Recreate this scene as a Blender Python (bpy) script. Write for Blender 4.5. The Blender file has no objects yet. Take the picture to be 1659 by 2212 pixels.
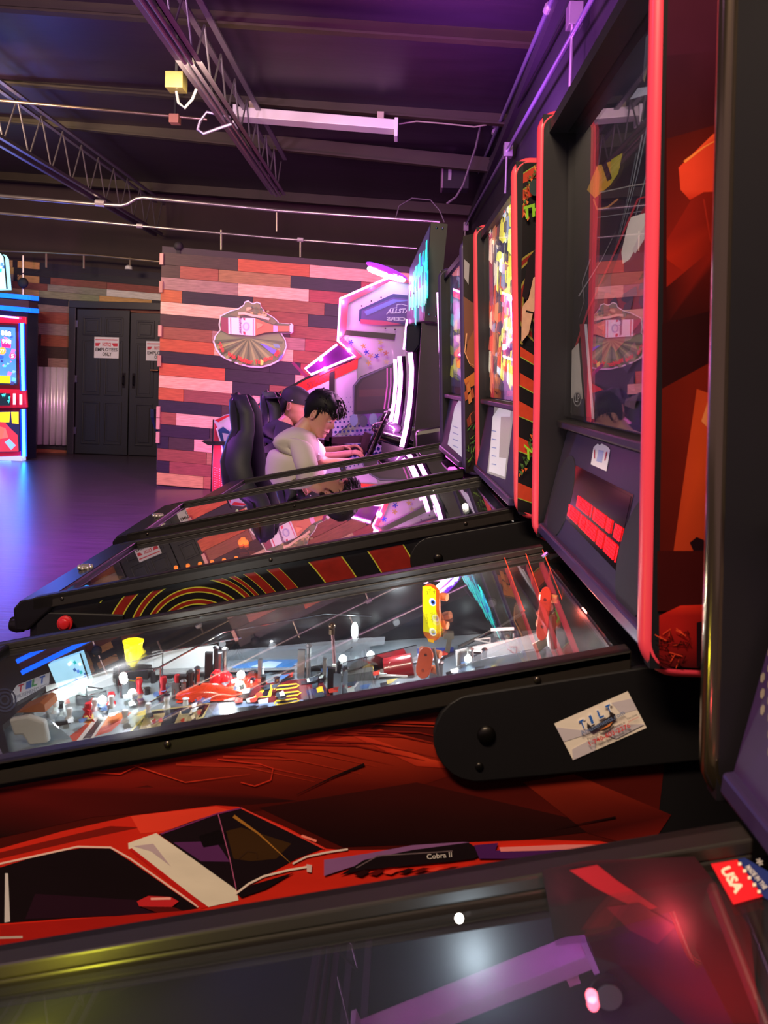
import bpy, bmesh, math, random
from mathutils import Vector, Matrix, Euler
from mathutils.geometry import tessellate_polygon
R = math.radians
sc = bpy.context.scene
COL = sc.collection
random.seed(11)

# ---------------------------------------------------------------- camera, world, light, exposure
F = 1650.0
CAM = Vector((0, 0, 1.46))
PITCH, YAW, ROLL = -2.0, 1.4, 1.8
PYC = 878.0
CR = Matrix.Rotation(R(YAW), 3, 'Z') @ Matrix.Rotation(R(90 + PITCH), 3, 'X') @ Matrix.Rotation(R(ROLL), 3, 'Z')
cd = bpy.data.cameras.new('camera'); cam = bpy.data.objects.new('camera', cd); COL.objects.link(cam)
cam.location = CAM; cam.rotation_euler = CR.to_euler()
cd.sensor_fit = 'AUTO'; cd.sensor_width = 36; cd.lens = F / 2212 * 36
cd.shift_y = (PYC - 1106) / 2212; cd.clip_start = 0.02; cd.clip_end = 60
cd.dof.use_dof = True; cd.dof.focus_distance = 2.2; cd.dof.aperture_fstop = 11
sc.camera = cam
sc.view_settings.view_transform = 'Standard'; sc.view_settings.look = 'None'
sc.view_settings.gamma = 1.0; sc.view_settings.use_curve_mapping = False
sc.view_settings.exposure = 0.9
try:
    sc.cycles.max_bounces = 8; sc.cycles.transparent_max_bounces = 24; sc.cycles.sample_clamp_indirect = 4
    sc.cycles.caustics_reflective = False; sc.cycles.caustics_refractive = False
except Exception: pass

w = bpy.data.worlds.new('world'); sc.world = w; w.use_nodes = True
bg = w.node_tree.nodes['Background']; bg.inputs[0].default_value = (0.36, 0.24, 0.34, 1); bg.inputs[1].default_value = 0.34

def light(name, kind, loc, power, color, size=0.3, size_y=None, target=None, spread=180, radius=0.05):
    ld = bpy.data.lights.new(name, kind); ld.energy = power; ld.color = color
    if kind == 'AREA':
        ld.shape = 'RECTANGLE'; ld.size = size; ld.size_y = size_y or size; ld.spread = R(spread)
    else: ld.shadow_soft_size = radius
    o = bpy.data.objects.new(name, ld); COL.objects.link(o); o.location = loc
    if target is not None:
        o.rotation_euler = (Vector(target) - Vector(loc)).to_track_quat('-Z', 'Y').to_euler()
    return o
# ceiling lamps over the aisle behind and left of the camera
light('aisle_lamp', 'AREA', (-0.8, -0.8, 3.6), 72, (1.0, 0.76, 0.52), 1.2, 0.3, (-0.1, 1.4, 0.9))
light('hall_lamp', 'AREA', (-4.8, 7.0, 3.7), 90, (1.0, 0.70, 0.50), 1.2, 0.4, (-4.4, 13.0, 2.2))
light('wall_lamp', 'AREA', (-1.5, 5.6, 3.6), 42, (1.0, 0.78, 0.52), 1.0, 0.4, (-1.9, 9.6, 1.4))
# violet uplights on the ceiling, then added violet fill lamps without fixtures
light('violet_uplight', 'AREA', (-0.9, 2.6, 2.7), 42, (0.80, 0.12, 0.80), 0.5, 0.5, (0.0, 4.6, 4.4), spread=95)
light('violet_uplight', 'AREA', (-3.4, 3.0, 2.7), 38, (0.78, 0.45, 0.85), 0.5, 0.5, (-3.0, 5.6, 4.4), spread=110)
light('violet_downlight', 'AREA', (-3.7, 4.4, 3.7), 190, (0.56, 0.12, 0.95), 1.0, 0.6, (-3.0, 5.8, 0.0), spread=95)
light('violet_pipe_fill', 'AREA', (0.1, 5.6, 3.1), 46, (0.55, 0.15, 1.0), 0.2, 0.2, (0.95, 6.2, 3.7))  # added lamp that brightens the conduits on the dark wall
light('violet_pipe_fill', 'AREA', (0.1, 3.6, 3.1), 30, (0.55, 0.15, 1.0), 0.2, 0.2, (0.95, 4.4, 3.7))
light('violet_wash', 'AREA', (-2.6, 1.2, 3.6), 6, (0.62, 0.32, 1.0), 0.4, 0.4, (0.6, 1.6, 1.2))

# ---------------------------------------------------------------- pixel helpers (rays of this camera)
def ray(px, py):
    return (CR @ Vector(((px - 829.5) / F, -(py - PYC) / F, -1))).normalized()
def onp(px, py, p0, n):
    d = ray(px, py); n = Vector(n)
    return CAM + d * ((Vector(p0) - CAM).dot(n) / d.dot(n))
def aY(px, py, Y): return onp(px, py, (0, Y, 0), (0, 1, 0))
def aX(px, py, X): return onp(px, py, (X, 0, 0), (1, 0, 0))
def aZ(px, py, Z): return onp(px, py, (0, 0, Z), (0, 0, 1))
def pix(p):
    q = CR.transposed() @ (Vector(p) - CAM)
    return (829.5 + F * q.x / -q.z, PYC - F * q.y / -q.z)

# ---------------------------------------------------------------- colours and materials
def lin(c):
    if isinstance(c, str):
        c = c.lstrip('#'); c = [int(c[i:i + 2], 16) / 255 for i in (0, 2, 4)]
    return tuple((x / 12.92 if x <= 0.04045 else ((x + 0.055) / 1.055) ** 2.4) for x in c[:3])
_m = {}
def mat(color='#808080', rough=0.5, metal=0.0, emit=0.0, ecol=None, noise=0.12, nscale=14.0, bump=0.0, spec=0.5, coat=0.0, alpha=1.0, stretch=None):
    key = (str(color), rough, metal, emit, str(ecol), noise, nscale, bump, spec, coat, alpha, str(stretch))
    if key in _m: return _m[key]
    m = bpy.data.materials.new('m%03d' % len(_m)); m.use_nodes = True; nt = m.node_tree; N = nt.nodes
    b = N['Principled BSDF']; c = lin(color)
    tc = N.new('ShaderNodeTexCoord'); nz = N.new('ShaderNodeTexNoise'); nz.inputs['Scale'].default_value = nscale; nz.inputs['Detail'].default_value = 5
    if stretch:
        mp = N.new('ShaderNodeMapping'); mp.inputs['Scale'].default_value = stretch
        nt.links.new(tc.outputs['Object'], mp.inputs[0]); nt.links.new(mp.outputs[0], nz.inputs['Vector'])
    else: nt.links.new(tc.outputs['Object'], nz.inputs['Vector'])
    mx = N.new('ShaderNodeMix'); mx.data_type = 'RGBA'; nt.links.new(nz.outputs['Fac'], mx.inputs[0])
    mx.inputs[6].default_value = (*[x * (1 - noise) for x in c], 1); mx.inputs[7].default_value = (*[min(1, x * (1 + noise)) for x in c], 1)
    nt.links.new(mx.outputs[2], b.inputs['Base Color'])
    b.inputs['Roughness'].default_value = rough; b.inputs['Metallic'].default_value = metal
    b.inputs['Specular IOR Level'].default_value = spec; b.inputs['Coat Weight'].default_value = coat
    b.inputs['Alpha'].default_value = alpha
    if emit:
        b.inputs['Emission Color'].default_value = (*lin(ecol or color), 1); b.inputs['Emission Strength'].default_value = emit
    if bump:
        bp = N.new('ShaderNodeBump'); bp.inputs['Strength'].default_value = bump; bp.inputs['Distance'].default_value = 0.01
        nt.links.new(nz.outputs['Fac'], bp.inputs['Height']); nt.links.new(bp.outputs[0], b.inputs['Normal'])
    _m[key] = m; return m
def art_mat(rough=0.4, emit=0.0, spec=0.5, grain=0.0, gscale=(2, 2, 40), coat=0.0):
    key = ('art', rough, emit, spec, grain, str(gscale), coat)
    if key in _m: return _m[key]
    m = bpy.data.materials.new('print%03d' % len(_m)); m.use_nodes = True; nt = m.node_tree; N = nt.nodes
    b = N['Principled BSDF']; a = N.new('ShaderNodeAttribute'); a.attribute_name = 'Col'
    src = a.outputs['Color']
    tc = N.new('ShaderNodeTexCoord'); nz = N.new('ShaderNodeTexNoise'); nz.inputs['Scale'].default_value = 6; nz.inputs['Detail'].default_value = 6
    mp = N.new('ShaderNodeMapping'); mp.inputs['Scale'].default_value = gscale
    nt.links.new(tc.outputs['Object'], mp.inputs[0]); nt.links.new(mp.outputs[0], nz.inputs['Vector'])
    mr = N.new('ShaderNodeMapRange'); g = max(grain, 0.02); mr.inputs[3].default_value = 1 - g; mr.inputs[4].default_value = 1 + g
    mr.inputs[1].default_value = 0.3; mr.inputs[2].default_value = 0.7
    nt.links.new(nz.outputs['Fac'], mr.inputs[0])
    vm = N.new('ShaderNodeVectorMath'); vm.operation = 'SCALE'
    nt.links.new(src, vm.inputs[0]); nt.links.new(mr.outputs[0], vm.inputs['Scale']); src = vm.outputs[0]
    nt.links.new(src, b.inputs['Base Color']); b.inputs['Roughness'].default_value = rough; b.inputs['Specular IOR Level'].default_value = spec
    b.inputs['Coat Weight'].default_value = coat
    if emit:
        nt.links.new(src, b.inputs['Emission Color']); b.inputs['Emission Strength'].default_value = emit
    _m[key] = m; return m
def glass_mat(ior=1.5, rough=0.0, tint='#ffffff', gain=1.0, dirt=0.0):
    key = ('glass', ior, rough, tint, gain, dirt)
    if key in _m: return _m[key]
    m = bpy.data.materials.new('glass%03d' % len(_m)); m.use_nodes = True; nt = m.node_tree; N = nt.nodes; N.clear()
    o = N.new('ShaderNodeOutputMaterial'); t = N.new('ShaderNodeBsdfTransparent'); g = N.new('ShaderNodeBsdfGlossy')
    t.inputs[0].default_value = (*lin(tint), 1); g.inputs['Roughness'].default_value = rough
    # reflectance of one face from the angle of view, the same on both sides of the pane
    ge = N.new('ShaderNodeNewGeometry'); dt = N.new('ShaderNodeVectorMath'); dt.operation = 'DOT_PRODUCT'
    nt.links.new(ge.outputs['Normal'], dt.inputs[0]); nt.links.new(ge.outputs['Incoming'], dt.inputs[1])
    ab = N.new('ShaderNodeMath'); ab.operation = 'ABSOLUTE'; nt.links.new(dt.outputs['Value'], ab.inputs[0])
    om = N.new('ShaderNodeMath'); om.operation = 'SUBTRACT'; om.inputs[0].default_value = 1; nt.links.new(ab.outputs[0], om.inputs[1])
    pw = N.new('ShaderNodeMath'); pw.operation = 'POWER'; pw.inputs[1].default_value = 5; nt.links.new(om.outputs[0], pw.inputs[0])
    f0 = ((ior - 1) / (ior + 1)) ** 2
    f = N.new('ShaderNodeMath'); f.operation = 'MULTIPLY_ADD'; f.inputs[1].default_value = 1 - f0; f.inputs[2].default_value = f0; nt.links.new(pw.outputs[0], f.inputs[0])
    mu = N.new('ShaderNodeMath'); mu.operation = 'MULTIPLY'; mu.use_clamp = True; mu.inputs[1].default_value = gain
    nt.links.new(f.outputs[0], mu.inputs[0]); x = N.new('ShaderNodeMixShader')
    nt.links.new(mu.outputs[0], x.inputs[0]); nt.links.new(t.outputs[0], x.inputs[1]); nt.links.new(g.outputs[0], x.inputs[2])
    last = x.outputs[0]
    if dirt:
        d = N.new('ShaderNodeBsdfDiffuse'); d.inputs[0].default_value = (.6, .6, .65, 1); y = N.new('ShaderNodeMixShader')
        nz = N.new('ShaderNodeTexNoise'); nz.inputs['Scale'].default_value = 3.0; nz.inputs['Detail'].default_value = 6
        m2 = N.new('ShaderNodeMath'); m2.operation = 'MULTIPLY'; m2.inputs[1].default_value = dirt
        nt.links.new(nz.outputs['Fac'], m2.inputs[0]); nt.links.new(m2.outputs[0], y.inputs[0])
        nt.links.new(last, y.inputs[1]); nt.links.new(d.outputs[0], y.inputs[2]); last = y.outputs[0]
    nt.links.new(last, o.inputs[0]); _m[key] = m; return m

BLK = mat('#141214', 0.45, noise=0.2); BLKM = mat('#121013', 0.75, noise=0.15); STEELBLK = mat('#1b191c', 0.32, 0.6, noise=0.1, nscale=40)
CHROME = mat('#c8c8cc', 0.15, 1.0, noise=0.05); GALV = mat('#a5a3a2', 0.35, 0.9, noise=0.15, nscale=30)
WHITE = mat('#d8d6d2', 0.4, noise=0.04); PURP = mat('#2e2440', 0.4)

# ---------------------------------------------------------------- mesh collector
class G:
    def __init__(s): s.v = []; s.f = []; s.c = []
    def add(s, vs, fs, col=None):
        n = len(s.v); s.v += [Vector(v) for v in vs]; s.f += [tuple(i + n for i in f) for f in fs]; s.c += [col] * len(fs); return s
    def box(s, x0, x1, y0, y1, z0, z1, col=None):
        return s.add([(x0, y0, z0), (x1, y0, z0), (x1, y1, z0), (x0, y1, z0), (x0, y0, z1), (x1, y0, z1), (x1, y1, z1), (x0, y1, z1)],
                     [(0, 3, 2, 1), (4, 5, 6, 7), (0, 1, 5, 4), (1, 2, 6, 5), (2, 3, 7, 6), (3, 0, 4, 7)], col)
    def rbox(s, c, size, rot, col=None):
        M = Matrix.Translation(c) @ Euler(rot).to_matrix().to_4x4(); a, b, d = [q / 2 for q in size]
        g = G().box(-a, a, -b, b, -d, d); return s.add([M @ v for v in g.v], g.f, col)
    def beam(s, p, q, wdt, hgt, up=(0, 0, 1), col=None):
        p = Vector(p); q = Vector(q); d = (q - p).normalized(); a = d.cross(Vector(up)).normalized(); b = a.cross(d)
        vs = [e + a * sx * wdt / 2 + b * sz * hgt / 2 for e in (p, q) for sx, sz in ((-1, -1), (1, -1), (1, 1), (-1, 1))]
        return s.add(vs, [(0, 1, 2, 3), (7, 6, 5, 4), (0, 4, 5, 1), (1, 5, 6, 2), (2, 6, 7, 3), (3, 7, 4, 0)], col)
    def prism(s, poly, ext, col=None):
        poly = [Vector(p) for p in poly]; n = len(poly); ext = Vector(ext)
        tri = tessellate_polygon([poly]); vs = poly + [p + ext for p in poly]
        fs = [tuple(t) for t in tri] + [tuple(i + n for i in reversed(t)) for t in tri] + [(i, (i + 1) % n, (i + 1) % n + n, i + n) for i in range(n)]
        return s.add(vs, fs, col)
    def tube(s, path, r, n=10, closed=False, col=None, cap=True):
        path = [Vector(p) for p in path]; k = len(path); rs = r if isinstance(r, (list, tuple)) else [r] * k
        vs = []; fs = []; pa = None
        for i, p in enumerate(path):
            if closed: d = path[(i + 1) % k] - path[i - 1]
            else: d = path[min(i + 1, k - 1)] - path[max(i - 1, 0)]
            d.normalize()
            if pa is None: pa = d.orthogonal().normalized()
            pa = (pa - d * pa.dot(d)).normalized(); pb = d.cross(pa)
            for j in range(n):
                t = 2 * math.pi * j / n; vs.append(p + (pa * math.cos(t) + pb * math.sin(t)) * rs[i])
        for i in range(k if closed else k - 1):
            for j in range(n):
                a = i * n + j; b = i * n + (j + 1) % n; i2 = (i + 1) % k
                fs.append((a, b, i2 * n + (j + 1) % n, i2 * n + j))
        if cap and not closed: fs += [tuple(reversed(range(n))), tuple((k - 1) * n + j for j in range(n))]
        return s.add(vs, fs, col)
    def lathe(s, p, axis, prof, n=20, col=None):
        p = Vector(p); ax = Vector(axis).normalized()
        return s.tube([p + ax * (h + 1e-5 * i) for i, (h, r) in enumerate(prof)], [max(r, 1e-4) for h, r in prof], n, col=col)
    def sph(s, c, r, sc3=(1, 1, 1), n=14, m=10, rot=None, col=None):
        Mx = Euler(rot).to_matrix() if rot else Matrix.Identity(3)
        vs = []; fs = []; c = Vector(c)
        for i in range(m + 1):
            for j in range(n):
                th = math.pi * i / m; ph = 2 * math.pi * j / n
                vs.append(c + Mx @ Vector((r * sc3[0] * math.sin(th) * math.cos(ph), r * sc3[1] * math.sin(th) * math.sin(ph), r * sc3[2] * math.cos(th))))
        for i in range(m):
            for j in range(n): fs.append((i * n + j, (i + 1) * n + j, (i + 1) * n + (j + 1) % n, i * n + (j + 1) % n))
        return s.add(vs, fs, col)
    def loft(s, rings, col=None, cap=True):
        n = len(rings[0]); vs = [p for r in rings for p in r]; fs = []
        for i in range(len(rings) - 1):
            for j in range(n): fs.append((i * n + j, i * n + (j + 1) % n, (i + 1) * n + (j + 1) % n, (i + 1) * n + j))
        if cap: fs += [tuple(reversed(range(n))), tuple((len(rings) - 1) * n + j for j in range(n))]
        return s.add(vs, fs, col)
    def xf(s, M): s.v = [M @ v for v in s.v]; return s

def wmat(o):
    M = Matrix.LocRotScale(o.location, o.rotation_euler, o.scale)
    return wmat(o.parent) @ M if o.parent else M
def obj(name, g, m, parent=None, world=False, smooth=False, bevel=0, label=None, seg=2):
    vs = g.v
    if world and parent: Mi = wmat(parent).inverted(); vs = [Mi @ v for v in vs]
    loc = Vector((0, 0, 0))
    if parent is None and vs:
        lo = [min(v[i] for v in vs) for i in range(3)]; hi = [max(v[i] for v in vs) for i in range(3)]
        loc = Vector(((lo[0] + hi[0]) / 2, (lo[1] + hi[1]) / 2, lo[2])); vs = [v - loc for v in vs]
    me = bpy.data.meshes.new(name); me.from_pydata([tuple(v) for v in vs], [], g.f); me.validate(clean_customdata=False)
    me.materials.append(m)
    if any(c is not None for c in g.c) and len(me.polygons) == len(g.c):
        at = me.color_attributes.new('Col', 'FLOAT_COLOR', 'CORNER')
        for p, c in zip(me.polygons, g.c):
            for k, li in enumerate(p.loop_indices):
                cc = c[k % len(c)] if isinstance(c, list) else c
                at.data[li].color = (*(cc or (.5, .5, .5)), 1)
    if not any(c is not None for c in g.c):
        bm = bmesh.new(); bm.from_mesh(me); bmesh.ops.recalc_face_normals(bm, faces=bm.faces); bm.to_mesh(me); bm.free()
    if smooth:
        me.polygons.foreach_set('use_smooth', [True] * len(me.polygons))
        try: me.set_sharp_from_angle(angle=R(40))
        except Exception: pass
    o = bpy.data.objects.new(name, me); COL.objects.link(o); o.parent = parent; o.location = loc
    if bevel:
        b = o.modifiers.new('b', 'BEVEL'); b.width = bevel; b.segments = seg; b.limit_method = 'ANGLE'; b.angle_limit = R(40)
    if label: o['label'] = label
    return o
def tag(o, label, cat, group=None):
    o['label'] = label; o['category'] = cat
    if group: o['group'] = group
    return o
def thing(name, label, cat, loc=(0, 0, 0), rz=0, group=None):
    o = bpy.data.objects.new(name, None); COL.objects.link(o); o.location = loc; o.rotation_euler = (0, 0, rz); o.empty_display_size = .1
    return tag(o, label, cat, group)
def struct(name, g, m, **k):
    o = obj(name, g, m, **k); o['kind'] = 'structure'; return o

# ---------------------------------------------------------------- flat printed art on a plane
_txt = {}
def text_tris(s, bold=0.0):
    if (s, bold) in _txt: return _txt[(s, bold)]
    cu = bpy.data.curves.new('t', 'FONT'); cu.body = s; cu.size = 1; cu.offset = bold; cu.resolution_u = 2
    o = bpy.data.objects.new('t', cu); COL.objects.link(o); dg = bpy.context.evaluated_depsgraph_get(); dg.update()
    me = bpy.data.meshes.new_from_object(o.evaluated_get(dg)); vs = [v.co.copy() for v in me.vertices]; fs = [tuple(p.vertices) for p in me.polygons]
    bpy.data.objects.remove(o); bpy.data.curves.remove(cu); bpy.data.meshes.remove(me)
    x0 = min(v.x for v in vs); x1 = max(v.x for v in vs); y0 = min(v.y for v in vs); y1 = max(v.y for v in vs)
    vs = [((v.x - x0) / (x1 - x0), (v.y - y0) / (y1 - y0)) for v in vs]
    _txt[(s, bold)] = (vs, fs); return vs, fs
class Art:
    """flat print on the plane through p0 with normal n (towards the viewer); 2D points are (u, v) on the plane or pixels"""
    def __init__(s, p0, n, u=None, v=None, step=0.0003, base=0.0006, px=True):
        s.p0 = Vector(p0); s.n = Vector(n).normalized(); s.u = Vector(u) if u else None; s.v = Vector(v) if v else None
        s.k = 0; s.step = step; s.base = base; s.g = G(); s.px = px; s.clip = []
    def P(s, q, lift=None):
        off = s.n * (s.base + s.step * (s.k if lift is None else lift))
        if s.px: return onp(q[0], q[1], s.p0 + off, s.n)
        return s.p0 + off + s.u * q[0] + s.v * q[1]
    def put(s, vs, cols):
        """adds one face, cut to the panel it is printed on"""
        for p0, n in s.clip:
            if not vs: return
            nv, nc = [], []; k = len(vs)
            for i in range(k):
                a, b = vs[i], vs[(i + 1) % k]; da, db = (a - p0).dot(n), (b - p0).dot(n); ca, cb = cols[i], cols[(i + 1) % k]
                if da >= 0: nv.append(a); nc.append(ca)
                if (da >= 0) != (db >= 0):
                    t = da / (da - db); nv.append(a + (b - a) * t); nc.append(tuple(x + (y - x) * t for x, y in zip(ca, cb)))
            vs, cols = nv, nc
        if len(vs) >= 3: s.g.add(vs, [tuple(range(len(vs)))], list(cols))
    def poly(s, pts, col, cols=None):
        vs = [s.P(q) for q in pts]; tr = tessellate_polygon([vs])
        nn = s.n
        for t in tr:
            a, b, c = (vs[i] for i in t); idx = list(t)
            if (b - a).cross(c - a).dot(nn) < 0: idx = idx[::-1]
            cc = [lin(cols[i]) for i in idx] if cols else [lin(col)] * 3
            s.put([vs[i] for i in idx], cc)
        s.k += 1; return s
    def circle(s, c, r, col, n=18, ry=None, a0=0):
        return s.poly([(c[0] + r * math.cos(2 * math.pi * i / n + a0), c[1] + (ry or r) * math.sin(2 * math.pi * i / n + a0)) for i in range(n)], col)
    def line(s, pts, wd, col, taper=False):
        k = len(pts); L = []; Rr = []
        for i in range(k):
            a = pts[max(i - 1, 0)]; b = pts[min(i + 1, k - 1)]; dx, dy = b[0] - a[0], b[1] - a[1]; l = math.hypot(dx, dy) or 1
            w2 = wd / 2 * ((1 - i / (k - 1)) * .9 + .1 if taper else 1)
            L.append((pts[i][0] - dy / l * w2, pts[i][1] + dx / l * w2)); Rr.append((pts[i][0] + dy / l * w2, pts[i][1] - dx / l * w2))
        for i in range(k - 1):
            vs = [s.P(q) for q in (L[i], L[i + 1], Rr[i + 1], Rr[i])]
            if (vs[1] - vs[0]).cross(vs[2] - vs[0]).dot(s.n) < 0: vs = vs[::-1]
            s.put(vs, [lin(col)] * 4)
        s.k += 1; return s
    def text(s, st, p0, p1, p3, col, bold=0.0):
        """p0 = lower-left, p1 = lower-right, p3 = upper-left of the lettering"""
        vs, fs = text_tris(st, bold); a, b, c = s.P(p0), s.P(p1), s.P(p3)
        W = [a + (b - a) * x + (c - a) * y for x, y in vs]
        for f in fs:
            q = [W[i] for i in f]
            if len(q) >= 3 and (q[1] - q[0]).cross(q[2] - q[0]).dot(s.n) < 0: q = q[::-1]
            s.put(q, [lin(col)] * len(q))
        s.k += 1; return s
    def build(s, name, parent, m, label=None): return obj(name, s.g, m, parent, world=True, label=label)
def mixc(a, b, t):
    a = [int(a[i:i + 2], 16) for i in (1, 3, 5)]; b = [int(b[i:i + 2], 16) for i in (1, 3, 5)]
    return '#%02x%02x%02x' % tuple(int(x + (y - x) * t) for x, y in zip(a, b))
# ================================================================ the room
WY, BY, RX, LX = 9.6, 13.2, 1.0, -9.0
fl = mat('#3a2b3a', 0.30, noise=0.6, nscale=5, bump=0.12, spec=0.6, stretch=(0.6, 9, 1))
struct('floor', G().box(LX, RX + .1, -3, BY + .1, -0.1, 0), fl)
def deck(x): return 4.42 - 0.045 * (x + 1.6)
struct('ceiling', G().prism([(LX, -3, deck(LX)), (RX + .1, -3, deck(RX + .1)), (RX + .1, -3, deck(RX + .1) + .1), (LX, -3, deck(LX) + .1)], (0, BY + 3.2, 0)),
       mat('#241626', 0.42, noise=0.4, nscale=2.5, bump=0.25, stretch=(.5, 3, 1)))
struct('wall_right', G().box(RX, RX + .1, -3, BY, 0, 4.5), mat('#141114', 0.6, noise=.3, nscale=3))
struct('wall_back', G().box(LX, RX, BY, BY + .1, 0, 4.9), mat('#33261f', 0.8, noise=.25, nscale=3))
# purlins carrying the roof deck
pur = mat('#2a2210', 0.6, noise=.3, nscale=6)
for i, (ya, yb, xa, xb, hh, yy) in enumerate([(26, 101, 0, 1090, .20, 6.3), (183, 270, 0, 1048, .16, 8.2), (265, 368, 0, 1000, .18, 9.5), (389, 462, 0, 950, .16, 12.4)]):
    a = aY(xa, ya, yy); b = aY(xb, yb, yy); d = (b - a) / (b.x - a.x)
    a = a + d * (LX - a.x); b = b + d * (RX - b.x)
    g = G().beam(a + Vector((0, 0, hh / 2)), b + Vector((0, 0, hh / 2)), .02, hh)
    g.beam(a + Vector((0, -.035, .01)), b + Vector((0, -.035, .01)), .07, .02)
    g.beam(a + Vector((0, .035, hh)), b + Vector((0, .035, hh)), .07, .02)
    struct('trim_%d' % (i + 1), g, pur)

# plank facing: rows that follow the boards of the photograph
PAL = {'d': '#3a2b28', 'o': '#9c5232', 'p': '#c09a84', 'r': '#7c4838', 'n': '#242029', 'b': '#8f6446', 'm': '#836c66', 'x': '#8c3c3e', 'g': '#857a66', 'w': '#cfc8ba', 't': '#b98a58'}
def planks(name, rows, Y, x_edges_px, topL, topR, botL, label_mat, thick=.02, holes=(), clip=None):
    """rows: list of [(colour, right end px), ...] ; corner pixels of the faced area"""
    g = G(); n = len(rows); step = 1.0 / n
    TL, TR, BL = aY(*topL, Y), aY(*topR, Y), aY(*botL, Y); along = (TR - TL) / (TR.x - TL.x); H = TL.z - BL.z
    for i, row in enumerate(rows):
        x = TL.x; z1 = TL.z - H * i / n; z0 = TL.z - H * (i + 1) / n + .004
        for c, e in row:
            xe = aY(e, topL[1], Y).x; xe = min(xe, TR.x)
            if xe <= x + .01: continue
            if c != '.':
                off = random.uniform(0, .008); col = [k * random.uniform(.86, 1.12) for k in lin(PAL[c])]
                k = .004
                v = [Vector((X, Y - off, zz)) + Vector((0, 0, along.z * (X - TL.x))) for X, zz in ((x + k / 2, z0), (xe - k / 2, z0), (xe - k / 2, z1), (x + k / 2, z1))]
                bk = [q + Vector((0, thick + off, 0)) for q in v]
                g.add(v + bk, [(0, 1, 2, 3), (0, 4, 5, 1), (1, 5, 6, 2), (2, 6, 7, 3), (3, 7, 4, 0)], tuple(col))
            x = xe
    return struct(name, g, label_mat)
woodm = art_mat(0.55, grain=.28, gscale=(1.2, 1, 14), spec=.3)
S = .2773
def row(s):
    return [(t[0], 340 + int(t[1:]) * S) for t in s.split()]
E = '2600'
rows = [row(s + ' ' + l + E) for s, l in (
    ('d630 o1190', 'p'), ('d180 r480 b1045 n1595', 'x'), ('m635 p1190', 'x'), ('o200 n755 r1315', 'n'), ('p700 r1190', 'n'), ('d1050 r1500', 'x'),
    ('r440 m1170', 'x'), ('o460 p1080', 'r'), ('n900 n1140', 'x'), ('o550 n1100', 'p'), ('p610 n900 r1400', 'n'), ('o230 r770 p1500', 'r'), ('n530 d900', 'n'),
    ('r175 p520 m1200', 'r'), ('n440 d1300', 'n'), ('n120 d320 p900', 'r'), ('r420 b1200', 'r'), ('n130 r700', 'n'), ('t400 b1000', 't'))]
wl = aY(349, 545, WY).x
g = G(); tl = aY(349, 531, WY); tr = aY(800, 569, WY); sl = (tr.z - tl.z) / (tr.x - tl.x)
g.prism([(wl, WY + .02, 0), (RX, WY + .02, 0), (RX, WY + .02, tl.z + sl * (RX - wl)), (wl, WY + .02, tl.z)], (0, .12, 0))
struct('wall_middle', g, mat('#2b2226', 0.7))
planks('trim_5', rows, WY, None, (349, 545), (1042, 604), (349, 1047), woodm)
# pale blotched board ends along the free edge
g = G(); random.seed(5)
for py in (560, 620, 715, 780, 890, 915, 945):
    p = aY(352, py, WY); g.box(wl - .014, wl + .03, WY - .03, WY + .1, p.z - .07, p.z + .07, lin(random.choice(['#a87c68', '#97705f', '#b08a78'])))
struct('trim_6', g, art_mat(.6))
# plank facing of the back wall around the doors
def row2(s): return [(t[0], int(t[1:])) for t in s.split()]
Z3 = .2713
R2 = []
for s in ('t28 n38 t86 n108 n360', 't30 n40 n360', 'g30 n38 t86 n110 r232 r360', 'm28 r104 g232 w360', 't86 g216 t330 n360', 'n32 n150 g210 r326 r360'):
    R2.append(row2(s))
planks('trim_7', R2, BY, None, (-60, 555), (352, 590), (-60, 645), woodm)
R3 = [row2(s) for s in ('n60 m155', 'm70 r155', 'r60 m155', 'd90 r155', 'r60 d155', 'd106 m155', 'n85 r155', 'm100 r155', 'r155', 'm155', 'r155', 'd155', 'n155', 'r155')]
planks('trim_8', R3, BY - .001, None, (-60, 640), (156, 652), (-60, 985), woodm)
# corrugated steel wainscot
a = aY(82, 792, BY - .05); b = aY(157, 796, BY - .05); c = aY(82, 960, BY - .05)
g = G(); n = 60
ring = [Vector((a.x + (b.x - a.x) * i / n, BY - .06 - .022 * math.sin(i / n * 2 * math.pi * 5.5), 0)) for i in range(n + 1)]
vs = [r + Vector((0, 0, c.z)) for r in ring] + [r + Vector((0, 0, a.z)) for r in ring]
g.add(vs, [(i, i + 1, i + n + 2, i + n + 1) for i in range(n)])
o = obj('corrugated_panel', g, mat('#e6e2e6', .38, .45, noise=.08), smooth=True); o.modifiers.new('s', 'SOLIDIFY').thickness = .004
tag(o, 'pink-lit corrugated steel sheet on the back wall beside the black doors', 'wall panel')
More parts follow.
